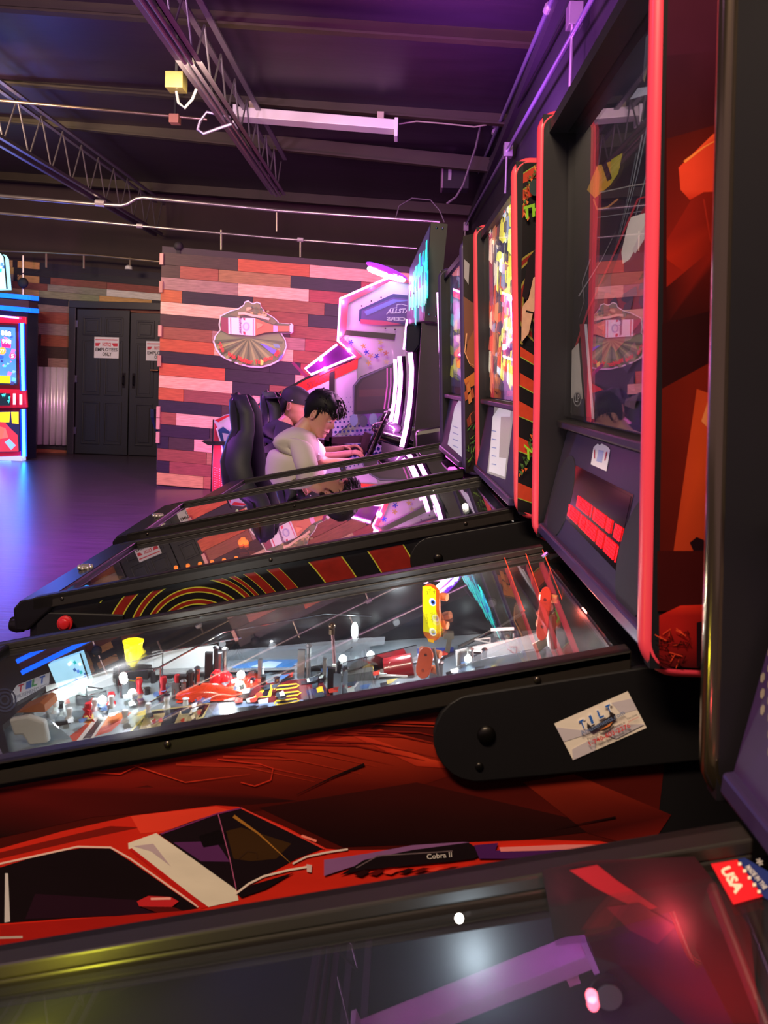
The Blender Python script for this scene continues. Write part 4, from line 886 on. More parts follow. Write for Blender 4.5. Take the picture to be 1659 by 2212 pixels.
    sub(P, 'gate_frame', G().beam(aY(722, 1490, 1.24), aY(722, 1435, 1.24), .006, .006).beam(aY(733, 1485, 1.24), aY(731, 1440, 1.24), .004, .004), mat('#e8f0e4', .3))
    # red drum with lettering
    c0, c1 = aY(832, 1452, 1.27), aY(893, 1440, 1.27); ax = (c1 - c0).normalized()
    g = G().tube([c0, c0 + (c1 - c0) * .02, c0 + (c1 - c0) * .98, c1], [.0215, .0225, .0225, .0215], 28); dr = sub(P, 'score_drum', g, mat('#8e141c', .3, coat=.6), smooth=True)
    a2 = Art(c0 + Vector((0, -.0155, .0165)), (0, -.75, .75), base=.001); a2.text('EVAL', (838, 1441), (888, 1433), (841, 1430), '#f2e8d0', .03); a2.build('drum_lettering', P.root, art_mat(.5))
    wire([aY(812, 1470, 1.245), aY(820, 1460, 1.245), aY(850, 1460, 1.245), aY(880, 1462, 1.245)], .0025, wh)
    # skateboards
    def board(top, bot, w2, Y, deckcol, edge, name, tilt=0.0, tmetal=0.0, rc=.062, pb=.005):
        t, b = aY(*top, Y), aY(*bot, Y); ax = (t - b); Ln = ax.length; ax.normalize(); sd = Vector((.86, -.5, 0)); nn = ax.cross(sd).normalized(); nn = nn if nn.y > 0 else -nn
        q = []
        for k in range(9): an = math.pi * k / 8; q.append(t - ax * .014 + sd * w2 * math.cos(an) + ax * .014 * math.sin(an))
        for k in range(9): an = math.pi + math.pi * k / 8; q.append(b + ax * .014 + sd * w2 * math.cos(an) + ax * .014 * math.sin(an))
        o = sub(P, name, G().prism(q, nn * .0035), mat(edge, .35, coat=.3), bevel=.001)
        for f in (.26, .76):
            c = b + ax * Ln * f
            for s_ in (-1, 1):
                g = G().lathe(c + sd * s_ * w2 * .95 + nn * .017, sd, [(-.006, .0062), (0, .0068), (.006, .0062)], 12)
                sub(P, 'skateboard_wheel', g, mat('#e08a60', .35, coat=.3), o.parent, smooth=True)
            sub(P, 'skateboard_truck', G().tube([c + nn * .017 - sd * w2, c + nn * .017 + sd * w2], .002, 6).tube([c, c + nn * .017], .003, 6), CHROME, o.parent)
        return t, b, ax, sd, nn, Ln
    t, b, ax, sd, nn, Ln = board((930, 1262), (932, 1384), .016, 1.22, '#e8e000', '#e8742c', 'skateboard')
    f = nn if nn.y < 0 else -nn; base = (t + b) / 2 + f * .0008
    s = Art(base, f, sd, ax, px=False, base=.0006)
    s.poly([(-.014, -Ln * .36), (.010, -Ln * .36), (.010, Ln * .42), (.0, Ln * .47), (-.014, Ln * .44)], '#f2ee10')
    for (u, v) in ((.004, .018), (.004, -.030)):
        s.circle((u, v), .0065, '#f4f4ee'); s.circle((u + .001, v), .0042, '#3a6ac8'); s.circle((u + .001, v), .002, '#101018')
    for k in range(10):
        u = random.uniform(-.010, .006); v = random.choice([random.uniform(.028, .038), random.uniform(-.018, 0)]); s.line([(u, v), (u + .004, v + .003), (u + .002, v - .004)], .0009, '#2a3c10')
    s.poly([(-.004, -.041), (.008, -.041), (.008, -.046), (-.002, -.046)], '#f2c020'); s.build('deck_print', P.pf, art_mat(.3, emit=.35))
    board((922, 1398), (910, 1466), .013, 1.20, '#e05030', '#e0603c', 'skateboard')
    board((1180, 1268), (1168, 1384), .009, 1.17, '#e04030', '#e8402c', 'skateboard')
    sub(P, 'board_stand', G().tube([aY(937, 1400, 1.2), aY(948, 1460, 1.2)], .003, 6).tube([aY(1190, 1330, 1.17), aY(1195, 1400, 1.17)], .006, 8), GALV)
    # tall lamp rod
    b0, b1 = aY(724, 1455, 1.26), aY(717, 1352, 1.26)
    sub(P, 'lamp_rod', G().tube([b0, b1], .0028, 8), mat('#b88a8c', .3, .6), smooth=True); sub(P, 'rod_cap', G().sph(b1, .0058).tube([b1 - Vector((0, 0, .014)), b1 - Vector((0, 0, .005))], .005, 8), mat('#6e5a44', .3, .8), smooth=True)
    sub(P, 'rod_hub', G().sph(b0, .009, (1, 1, .6)), blkp, smooth=True)
    # bright emissive white oval near the far wall
    c = aY(766, 1362, 1.40); g = G().sph(c, .012, (.55, .5, 1.35)); sub(P, 'white_oval', g, mat('#ffffff', .3, emit=6, ecol='#f4fffa'), smooth=True)
    # far wall knob ring
    c = aY(1062, 1302, 1.428); g = G().lathe(c, (0, -1, 0), [(0, .010), (.003, .010), (.003, .006), (.0045, .006)], 20); sub(P, 'wall_plug', g, mat('#1a191d', .4), smooth=True)
    sub(P, 'plug_face', G().lathe(c + Vector((0, -.004, 0)), (0, -1, 0), [(0, .007), (.001, .007)], 20), mat('#66666c', .3, .6))
    # clear ramp walls along the back
    def clear(q, ext=(0, .002, 0), name='clear_ramp', m=clr): return sub(P, name, G().prism([aY(x, y, Y) for x, y, Y in q], ext), m)
    Yr = 1.38
    clear([(470, 1425, Yr), (560, 1400, Yr), (790, 1378, Yr), (832, 1376, Yr), (830, 1392, Yr), (798, 1396, Yr), (798, 1418, Yr), (640, 1430, Yr), (480, 1440, Yr)])
    clear([(330, 1412, Yr), (480, 1406, Yr), (560, 1400, Yr), (560, 1424, Yr), (330, 1438, Yr)])
    sub(P, 'ramp_floor', G().prism([aY(330, 1438, 1.38), aY(640, 1430, 1.38), aY(800, 1418, 1.38), aY(800, 1432, 1.30), aY(640, 1444, 1.30), aY(330, 1456, 1.30)], (0, 0, -.002)), mat('#9aa0a2', .2, .3, noise=.4))
    clear([(990, 1440, 1.25), (1060, 1400, 1.25), (1200, 1352, 1.25), (1245, 1372, 1.25), (1330, 1392, 1.25), (1250, 1412, 1.25), (1060, 1438, 1.25)], name='clear_plastic')
    clear([(985, 1440, 1.2), (1060, 1420, 1.2), (1180, 1402, 1.2), (1180, 1430, 1.2), (1000, 1452, 1.2)], name='clear_plastic')
    sub(P, 'flat_bracket', G().beam(aY(958, 1372, 1.33), aY(980, 1372, 1.33), .01, .012).beam(aY(972, 1372, 1.33), aY(966, 1408, 1.33), .008, .008, (1, 0, 0)), mat('#6c6456', .4, .5))
    # metal runner rising over the right half
    wire([aY(990, 1398, 1.36), aY(1080, 1356, 1.36), aY(1140, 1316, 1.36)], .0035, blkp, 'black_rail')
    wire([aY(988, 1402, 1.35), aY(1060, 1362, 1.35)], .0018, CHROME); wire([aY(1060, 1360, 1.3), aY(1110, 1358, 1.3)], .003, wh)
    for x0, y0, x1, y1 in ((1090, 1205, 1133, 1320), (1136, 1196, 1190, 1352), (1172, 1188, 1240, 1360)):
        sub(P, 'red_streamer', G().tube([aY(x0, y0, 1.36), aY(x1, y1, 1.25)], .0008, 6), mat('#e04a30', .3, emit=.4, ecol='#ff3a20'))
    wire([aY(1176, 1197, 1.30), aY(1178, 1200, 1.30)], .007, CHROME, 'ball_stud')
    sub(P, 'slim_mast', G().tube([aY(1180, 1335, 1.2), aY(1190, 1395, 1.2)], .005), mat('#e8e8e0', .3, emit=.4, ecol='#fff0c8'))
    sub(P, 'cream_plate', G().prism([aY(1150, 1392, 1.2), aY(1176, 1378, 1.2), aY(1192, 1386, 1.2), aY(1160, 1412, 1.2)], (0, .003, 0)), mat('#a59c8c', .4))
    # pale plastic flag piece near the front
    g = G().prism([aY(18, 1555, 1.08), aY(58, 1548, 1.08), aY(95, 1560, 1.08), aY(104, 1605, 1.08), aY(62, 1610, 1.08), aY(48, 1588, 1.08), aY(30, 1590, 1.08)], (0, .012, 0))
    sub(P, 'white_plastic_shield', g, mat('#d2d2ca', .35, coat=.3), bevel=.003)
    clear([(95, 1550, 1.1), (112, 1560, 1.1), (160, 1602, 1.1), (110, 1612, 1.1)], name='clear_plastic')
    sub(P, 'orange_ramp', G().prism([aY(35, 1540, 1.12), aY(85, 1518, 1.12), (aY(96, 1522, 1.12)), aY(98, 1538, 1.12)], (0, .04, 0)), mat('#a85c28', .4))
    # apron with the operator's card
    q = [P.M @ Vector((x, y, pz(x) + .022)) for x, y in ((-1.04, -.25), (-1.04, .25), (-.74, .25), (-.86, .06), (-.86, -.06), (-.74, -.25))]
    ap = sub(P, 'apron', G().prism(q, (0, 0, -.01)), mat('#20242a', .3, coat=.4))
    s = Art(pfp(P, 60, 1500, .024), (-.114, 0, 1), base=.001)
    s.poly([(22, 1502), (36, 1480), (108, 1452), (106, 1478), (30, 1520)], '#dfe4ea')
    for ch, x, y, cc in (('T', 38, 1496, '#c83a4a'), ('I', 55, 1489, '#3a6ac0'), ('L', 68, 1484, '#4aa060'), ('T', 84, 1478, '#3a6ac0')): s.text(ch, (x, y), (x + 12, y - 4), (x + 2, y - 16), cc, .04)
    s.text('AMUSEMENTS.COM', (30, 1512), (108, 1482), (29, 1504), '#6a7080')
    for r_ in (24, 17, 9): s.line([(10 + r_ * math.cos(t), 1512 + r_ * math.sin(t)) for t in [k * .35 for k in range(19)]], 4, '#3a4258')
    s.build('operator_card', P.pf, art_mat(.35, emit=.12))
    for loc, pw, c_ in (((-.45, 1.22, 1.0), 1.1, (1, 1, .95)), ((-.3, 1.3, 1.0), .6, (.95, 1, 1)), ((-.2, 1.22, 1.03), 1.0, (.95, 1, 1)), ((.0, 1.3, 1.05), .8, (.95, 1, 1)), ((.16, 1.2, 1.07), .6, (1, .95, .9)), ((.235, 1.25, 1.09), .35, (1, .16, .1))):
        light('playfield_lamp', 'POINT', loc, pw, c_, radius=.006)
a_field()

DZ = 0.0
# ---- swirl striped machine (B)
PB = pinball('pinball machine with orange and black swirling stripes on its sides', 0.247, 1.975, L=1.07, yaw=1.4, zo=.02, zb=1.163, rc=.034, pb=-.012, lean=2.7, zt=1.905, trim='#f4505e', deep=.3)
def swirl(a, c, radii, first, clip, cols=('#7a1a14', '#0f0d12'), edge='#a8a838', n=70, ew=2.6):
    """concentric bands about c clipped to the polygon by keeping quads whose centre is inside"""
    def inside(p):
        x, y = p; r = False; k = len(clip)
        for i in range(k):
            (x1, y1), (x2, y2) = clip[i], clip[(i + 1) % k]
            if (y1 > y) != (y2 > y) and x < (x2 - x1) * (y - y1) / (y2 - y1) + x1: r = not r
        return r
    N = 260
    cc_ = c if callable(c) else (lambda r: c)
    for i in range(len(radii) - 1):
        r0, r1 = radii[i], radii[i + 1]; col = cols[(i + first) % 2]
        ring = [r0, r0 + ew] + [r0 + ew + (r1 - r0 - ew) * t / 8 for t in range(1, 9)]
        for k in range(N):
            t0, t1 = 2 * math.pi * k / N, 2 * math.pi * (k + 1) / N
            for j in range(len(ring) - 1):
                q = [(cc_(ring[j + u])[0] + ring[j + u] * math.cos(t), cc_(ring[j + u])[1] + ring[j + u] * math.sin(t)) for u, t in ((0, t0), (1, t0), (1, t1), (0, t1))]
                m_ = (sum(p[0] for p in q) / 4, sum(p[1] for p in q) / 4)
                if inside(m_):
                    vs = [a.P(p, 4) for p in q]
                    if (vs[1] - vs[0]).cross(vs[2] - vs[0]).dot(a.n) < 0: vs = vs[::-1]
                    a.put(vs, [lin(edge if j == 0 else col)] * 4)
def b_art():
    a = sideart(PB)
    a.poly([(60, 1345), (1105, 1130), (1105, 1400), (60, 1600)], '#0f0d12')
    swirl(a, lambda r: (430 - 80 * min(1, max(0, (r - 150) / 230)), 1392 + 118 * min(1, max(0, (r - 150) / 230))), [70, 86, 96, 112, 122, 140, 152, 172, 192, 226, 272, 325, 377, 432, 494, 546, 617, 680, 767, 850], 1, [(215, 1270), (640, 1160), (980, 1090), (1105, 1080), (1105, 1400), (215, 1560)])
    a.build('cabinet_decal', PB.root, art_mat(.4, grain=.15, gscale=(8, 1, 8)))
    PB.btn.location = (0, 0, 0); c = wmat(PB.root).inverted() @ aY(145, 1343, 1.655); o0 = Vector((-PB.L + .16, -.281, gz(-PB.L) - .11)); PB.btn.location = c - o0 + Vector((0, -.008, 0))
    PB.plg.location = wmat(PB.root).inverted() @ aY(48, 1348, 1.76) - Vector((-PB.L - .05, -.22, gz(-PB.L) - .13))
    g = G().box(-1.055, -.86, -.286, -.28, .60, gz(-.95) - .045); obj('side_armor', g, mat('#131115', .45), PB.root, bevel=.012, seg=3)
    a = boxart(PB, .355)
    clip = [(1114, 360), (1200, 360), (1200, 1090), (1119, 1098)]
    a.poly([(1108, 340), (1200, 330), (1200, 1112), (1114, 1105)], '#100d11')
    swirl(a, (1215, 660), [58, 68, 84, 96, 118, 130, 150], 0, [(1114, 480), (1200, 480), (1200, 760), (1114, 740)], ew=4, edge='#8a7a34')
    RB = '#b83a22'
    for q in (((1114, 385), (1165, 352), (1200, 350), (1200, 366), (1114, 402)), ((1114, 418), (1160, 392), (1200, 384), (1200, 400), (1114, 440)), ((1114, 452), (1140, 436), (1130, 470), (1114, 478)),
              ((1114, 742), (1165, 775), (1200, 790), (1200, 812), (1165, 795), (1114, 765)), ((1114, 800), (1165, 830), (1200, 845), (1200, 868), (1165, 856), (1114, 828)), ((1114, 862), (1165, 890), (1200, 905), (1200, 935), (1165, 918), (1114, 896)),
              ((1114, 940), (1165, 965), (1200, 978), (1200, 1000), (1165, 992), (1114, 972)), ((1114, 1040), (1165, 1062), (1200, 1070), (1200, 1100), (1165, 1092), (1114, 1074))):
        a.poly(q, RB); a.line([q[-1], q[-2]] if q[0][1] > 700 else [q[0], q[1]], 2, '#8a9a3a')
    for k in range(40):
        t = k / 40; x = 1158 - 26 * math.sin(t * 2.2) + random.uniform(-6, 6); y = 352 + 120 * t; a.poly([(x, y), (x + 6, y + 3), (x + 2, y + 9)], random.choice(['#c85a28', '#7a3a1c', '#4a6a34', '#e07a3a']))
        x = 1162 - 40 * t + random.uniform(-7, 7); y = 905 + 120 * t; a.poly([(x, y), (x + 7, y + 2), (x + 3, y + 9)], random.choice(['#c85a28', '#3c5a28', '#4a6a34', '#2c4a20']))
    a.circle((1155, 405), 12, '#2c3a3c', ry=18)
    for st, x0, y0, x1, y1, h in (('TH', 1128, 476, 1172, 462, 28), ('T', 1133, 985, 1150, 1000, 26), ('W', 1148, 992, 1172, 1010, 26)): a.text(st, (x0, y0), (x1, y1), (x0 - 1, y0 - h), '#8ac02e', .04)
    a.poly([(1118, 700), (1130, 660), (1142, 645), (1152, 600), (1164, 590), (1170, 595), (1170, 640), (1150, 680), (1142, 720), (1128, 738), (1118, 730)], '#c99a80')
    a.poly([(1140, 560), (1170, 520), (1170, 590), (1152, 600), (1138, 650), (1128, 640)], '#1a0e16'); a.poly([(1158, 690), (1172, 650), (1172, 730), (1160, 715)], '#c99a80'); a.poly([(1146, 700), (1156, 716), (1172, 740), (1172, 770), (1150, 730)], '#101014')
    a.line([(1136, 672), (1152, 676)], 4, '#1c1416')
    a.build('backbox_decal', PB.box, art_mat(.35, coat=.2, grain=.1, gscale=(12, 1, 12)))
    t = transart(PB, 2.7)
    t.poly([(1030, 830), (1040, 480), (1115, 360), (1115, 850)], '#3a3440')
    random.seed(4)
    for k in range(150):
        x = random.uniform(1056, 1108); y0 = 470 - (x - 1056) * 1.2; y = random.uniform(y0, 800); w_ = random.uniform(3, 9); h_ = random.uniform(14, 60)
        cc = random.choice(['#e8d83a', '#f4f070', '#d8c850', '#efe9d0', '#c8cfe0', '#4a4058', '#c8503a', '#2c2a3c', '#8a94b0'] if x > 1072 else ['#c8503a', '#4a4058', '#8a8fb0', '#d8c8b0', '#3c3450', '#b06a4a'])
        t.poly([(x, y), (x + w_, y - 5), (x + w_ * .8, y + h_), (x - w_ * .3, y + h_ * .8)], cc)
    t.build('translite_print', PB.trans, art_mat(.5, emit=1.7), label='glowing yellow and red backglass picture')
    s = Art(PB.M @ PB.ln(PB.rc - .0155, 0, 1.5), (-1, 0, -math.tan(R(2.7)))); s.poly([(1064, 768), (1075, 770), (1073, 808), (1063, 806)], '#e8dcdc'); s.line([(1067, 775), (1066, 802)], 2, '#b05060'); s.build('price_sticker', PB.tglass, art_mat(.5))
    p = panelart(PB)
    p.poly([(1052, 1022), (1070, 862), (1108, 868), (1108, 905), (1092, 1036)], '#9a948c'); p.poly([(1056, 1018), (1064, 900), (1078, 880), (1104, 880), (1090, 1030)], '#d8d4d6')
    p.poly([(1082, 900), (1104, 900), (1096, 990), (1078, 988)], '#a49a92'); p.poly([(1096, 840), (1110, 838), (1110, 856), (1094, 856)], '#e05068')
    for k in range(5): p.line([(1062, 930 + k * 18), (1072, 932 + k * 18)], 2, '#7a86b0')
    p.build('instruction_cards', PB.panel, art_mat(.5, emit=.25))
    # things under the glass
    f = pfart(PB)
    f.poly([(100, 1340), (330, 1180), (600, 1130), (1060, 1050), (1110, 1110), (500, 1240)], '#2a2a2c')
    f.poly([(560, 1240), (640, 1150), (1000, 1085), (1080, 1110), (780, 1200)], '#5a3028')
    for k in range(40):
        x = random.uniform(430, 1080); y = 1235 - (x - 430) * .2 + random.uniform(-40, 0); f.poly([(x, y), (x + 20, y - 5), (x + 18, y + 5), (x + 3, y + 7)], random.choice(['#e0622c', '#b84a28', '#3a4a44', '#e8c878', '#202024', '#8a2c20']))
    f.build('playfield_print', PB.pf, art_mat(.3))
    ap = pfp(PB, 250, 1255, .02)
    for q, cc, nm in ((((200, 1262), (225, 1243), (268, 1244), (238, 1268)), '#b8823a', 'orange_card'), (((150, 1282), (176, 1266), (172, 1276), (150, 1286)), '#4ac0d8', 'blue_card')):
        s = Art(PB.M @ Vector((0, 0, pz(0) + .03)), Vector((-.114, 0, 1)), base=0)
        s.poly(q, cc)
        if nm == 'instruction_card':
            for k in range(3): u = .25 + k * .22; s.line([tuple(q[0][i] + (q[3][i] - q[0][i]) * u + (q[1][i] - q[0][i]) * .12 for i in (0, 1)), tuple(q[0][i] + (q[3][i] - q[0][i]) * u + (q[1][i] - q[0][i]) * .85 for i in (0, 1))], 3, '#a85a6a')
        s.build(nm, PB.pf, art_mat(.45, emit=.15))
    led(PB, 'blue_bulb', aY(187, 1272, 1.78), .009, '#2aa0ff', 4)
    for x, y in ((525, 1166), (531, 1172), (520, 1171)): led(PB, 'orange_bulb', aY(x, y, 2.1), .008, '#ff5a10', 9)
    for k in range(6): led(PB, 'orange_bulb', pfp(PB, 380 + k * 26, 1226 - k * 4, .01), .006, '#ff7a20', 4)
    for k, (x, y) in enumerate(((1010, 1100), (1040, 1085), (1062, 1078), (1085, 1090), (1000, 1075))):
        b = pfp(PB, x, y); sub(PB, 'mechanism', G().lathe(b, (0, 0, 1), [(0, .02), (.03, .018), (.035, .01), (.06, .008)], 12), random.choice([GALV, CHROME, BLK]), smooth=True)
    led(PB, 'bulb', aY(1005, 1094, 1.9), .008, '#fff2dc', 5)
    light('playfield_lamp', 'POINT', (-.1, 2.0, 1.05), .5, (1, .35, .12), radius=.006); light('playfield_lamp', 'POINT', (.12, 2.0, 1.1), .5, (1, .9, .8), radius=.006)
b_art()
def knob(P, px, py, Y):
    b = aY(px, py, Y); g = G()
    g.lathe(b, (0, 0, 1), [(-.012, .012), (.0, .014), (.006, .016), (.012, .010)], 16)
    for k in range(8): t = k * math.pi / 4; g.sph(b + Vector((.015 * math.cos(t), .015 * math.sin(t), .006)), .006, n=8, m=6)
    obj('lockbar_button', g, mat('#c9c0b8', .25, .6), P.lock, world=True, smooth=True)
knob(PB, 184, 1230, 1.92)

# ---- brown and green machine (C)
PC = pinball('pinball machine with brown picture and green leaves on its backbox side', .183, 2.70, L=1.06, yaw=3.2, zo=.02, zb=1.16, rc=.034, pb=-.012, lean=2.7, zt=1.875, hw=.335, trim='#4c3a6c')
def c_art():
    a = Art(PC.M @ Vector((0, -.335, 1)), PC.M.to_3x3() @ Vector((0, -1, 0)))
    a.poly([(1000, 510), (1045, 500), (1045, 1020), (1006, 1018)], '#1c1110')
    a.poly([(1001, 640), (1030, 660), (1030, 760), (1004, 740)], '#7a4a38'); a.poly([(1010, 740), (1030, 700), (1030, 800), (1016, 790), (1006, 770)], '#9a5a34'); a.poly([(1003, 560), (1014, 570), (1012, 615), (1003, 600)], '#a8a4a8')
    a.line([(1008, 720), (1004, 760), (1014, 785), (1026, 790)], 3, '#e8a878', True); a.poly([(1002, 820), (1030, 800), (1030, 830), (1008, 840)], '#c8702c')
    for k in range(16): x = random.uniform(1003, 1026); y = random.uniform(830, 925); a.poly([(x, y), (x + 6, y - 8), (x + 9, y + 12), (x + 2, y + 18)], random.choice(['#7a2c1c', '#a8502c', '#3a1614', '#c8783c']))
    for k in range(22): x = random.uniform(1004, 1026); y = random.uniform(925, 1014); a.line([(x, y), (x + random.uniform(-4, 14), y - random.uniform(4, 18))], 3, random.choice(['#3c6a2c', '#24441c', '#6a8a34', '#16280f']), True)
    a.build('backbox_decal', PC.box, art_mat(.4))
    t = transart(PC, 2.7)
    t.poly([(960, 830), (960, 560), (1010, 500), (1010, 840)], '#2c2a44')
    for k in range(60):
        x = random.uniform(972, 1000); y = random.uniform(560, 800); t.poly([(x, y), (x + 6, y - 4), (x + 5, y + 26), (x - 2, y + 20)], random.choice(['#2c8a94', '#5ac0c8', '#3a4a6a', '#22243c', '#8a8fb8', '#454068'] if y < 690 else ['#c8c03a', '#8a8f3a', '#3a3a54', '#5a5a7a', '#d8d060']))
    t.build('translite_print', PC.trans, art_mat(.5, emit=1.0), label='glowing teal and yellow backglass picture')
    p = panelart(PC); p.poly([(967, 960), (982, 880), (1000, 850), (1000, 990)], '#d6d4de')
    for k in range(4): p.line([(978, 920 + k * 14), (990, 925 + k * 14)], 2, '#8a90b8')
    p.build('instruction_cards', PC.panel, art_mat(.5, emit=.25))
    f = pfart(PC); f.poly([(330, 1160), (520, 1050), (960, 985), (1005, 1020), (600, 1100)], '#3a3430'); f.build('playfield_print', PC.pf, art_mat(.3))
    s = Art(PC.M @ Vector((0, 0, pz(0) + .04)), Vector((-.114, 0, 1)), base=0); s.poly([(372, 1122), (388, 1108), (416, 1110), (398, 1124)], '#b8823a'); s.poly([(338, 1140), (360, 1130), (352, 1142)], '#d8c8c8'); s.build('orange_card', PC.pf, art_mat(.4, emit=.15))
    for x, y in ((460, 1102), (468, 1100), (475, 1104), (490, 1098), (512, 1103)): led(PC, 'bulb', pfp(PC, x, y, .01), .006, '#fff0b8', 4)
    obj('light_strip', G().tube([aY(966, 985, 2.75), aY(998, 1010, 2.55)], .006, 8), mat('#ff50e8', .3, emit=3, ecol='#ff4ae0'), PC.root, world=True)
c_art(); knob(PC, 341, 1117, 2.62)

# ---- farthest machine (D)
PD = pinball('pinball machine farthest from the photographer, glass reflecting the seated man', .27, 3.38, L=1.08, yaw=0, zo=.02, lean=2.0, zt=1.88, hw=.30, trim='#2a2330')
def d_art():
    f = pfart(PD); f.poly([(480, 1075), (620, 1020), (960, 955), (965, 975), (700, 1040)], '#2c2830'); f.build('playfield_print', PD.pf, art_mat(.3))
    s = Art(PD.M @ Vector((0, 0, pz(0) + .05)), Vector((-.114, 0, 1)), base=0); s.poly([(556, 1058), (575, 1046), (577, 1052), (560, 1063)], '#b8c8d8'); s.build('instruction_card', PD.pf, art_mat(.4))
d_art()

# ---- machine right under the camera (Z)
PZ = pinball('nearest pinball machine, its glass filling the foreground, with a flag-coloured sticker', .275, .305, L=1.08, zo=-.044, lean=1.2, zt=2.03, inner=mat('#1a1a20', .5, noise=.4, nscale=4), trim='#8a7a60', tmetal=.95, front='#3a2450')
def z_art():
    P = PZ
    gl = Art(P.M @ Vector((0, 0, ZR - .001)), Vector((-SL, 0, 1)), base=.0012)
    gl.poly([(1533, 1862), (1590, 1853), (1648, 1936), (1584, 1954)], '#e8222c'); gl.poly([(1592, 1853), (1600, 1848), (1690, 1900), (1690, 1955), (1652, 1940)], '#23306e')
    gl.text('USA', (1554, 1878), (1588, 1932), (1576, 1870), '#f4e8cc', .05)
    for k in range(5): x = 1597 + k * 10.5; y = 1866 + k * 15; gl.poly([(x - 3, y - 3), (x + 4, y - 4), (x + 5, y + 3), (x - 2, y + 4)], '#f4e8cc')
    gl.text('MADE IN THE', (1610, 1873), (1650, 1922), (1619, 1868), '#d8d2cc', .02)
    gl.text('*', (1634, 1868), (1648, 1872), (1634, 1852), '#d8d2cc')
    gl.build('flag_sticker', P.glass, art_mat(.4), label='red, white and blue sticker reading USA')
    f = pfart(P)
    f.poly([(-700, 2700), (-700, 2100), (600, 2040), (1200, 1960), (1900, 1950), (1900, 2800)], '#24242b')
    f.build('playfield_print', P.pf, art_mat(.3))
    # inner side wall picture and plug
    w_ = Art(P.M @ Vector((0, .254, 1)), (0, -1, 0))
    w_.poly([(1170, 1880), (1260, 1860), (1500, 1850), (1620, 2000), (1640, 2212), (1480, 2212), (1330, 2080), (1200, 2040)], None, ['#16141a', '#3a1620', '#2a121a', '#4a1220', '#6a1420', '#3a1020', '#2a1018', '#16141a'])
    w_.poly([(1230, 1880), (1290, 1868), (1330, 1900), (1420, 1960), (1390, 1970), (1290, 1920)], '#a02430'); w_.poly([(1310, 1960), (1380, 1950), (1460, 2000), (1420, 2040), (1360, 2010)], '#5e1828')
    w_.build('inner_print', P.root, art_mat(.35))
    c = aY(1312, 2142, .555); g = G().lathe(c, (0, -1, 0), [(0, .0135), (.003, .0135), (.003, .009), (.005, .009)], 24); sub(P, 'wall_plug', g, mat('#17161a', .35), smooth=True)
    sub(P, 'plug_face', G().lathe(c + Vector((0, -.005, 0)), (0, -1, 0), [(0, .0095), (.001, .0095)], 24), mat('#5c5c66', .3, .5))
    led(P, 'bulb', aY(992, 1984, .5), .0028, '#fff4ea', 6)
    for x, y, Y_, pw, c_ in ((1050, 2260, .515, .24, (.8, .95, 1)), (10, 2240, .50, .4, (1, .95, .05)), (1590, 2260, .50, .12, (1, .06, .08)), (1250, 2000, .50, .03, (1, .1, .15))):
        light('playfield_lamp', 'POINT', aY(x, y, Y_), pw, c_, radius=.004)
    for x, y, cc, e in ((1600, 2260, '#ff2030', 4),):
        b = pfp(P, x, y); sub(P, 'bulb_dome', G().sph(b + Vector((0, 0, .02)), .012, n=12, m=8), mat(cc, .3, emit=e, ecol=cc), smooth=True)
    # perforated speaker grille in the speaker panel
    a0, b0 = P.ln(.005, 0, 1.173), P.ln(.055, 0, 1.375); dd = (b0 - a0).normalized(); n_ = Vector((-dd.z, 0, dd.x)).normalized()
    g = G()
    for i in range(18):
        for j in range(12):
            u = .10 + i * .0125 + (j % 2) * .006; v = .045 + j * .011
            if ((i - 8.5) / 9) ** 2 + ((j - 6) / 6.5) ** 2 > 1: continue
            c_ = a0 + dd * v + Vector((0, u, 0)) + n_ * .001
            g.add([c_ + Vector((0, .0035 * math.cos(t), 0)) + dd * .0045 * math.sin(t) for t in [k * math.pi / 3 for k in range(6)]], [tuple(range(6))])
    obj('speaker_grille', g, mat('#8a8070', .6), P.panel)
z_art()
# ================================================================ far cabinets, sign, seats, people
def lathe_dummy(): pass
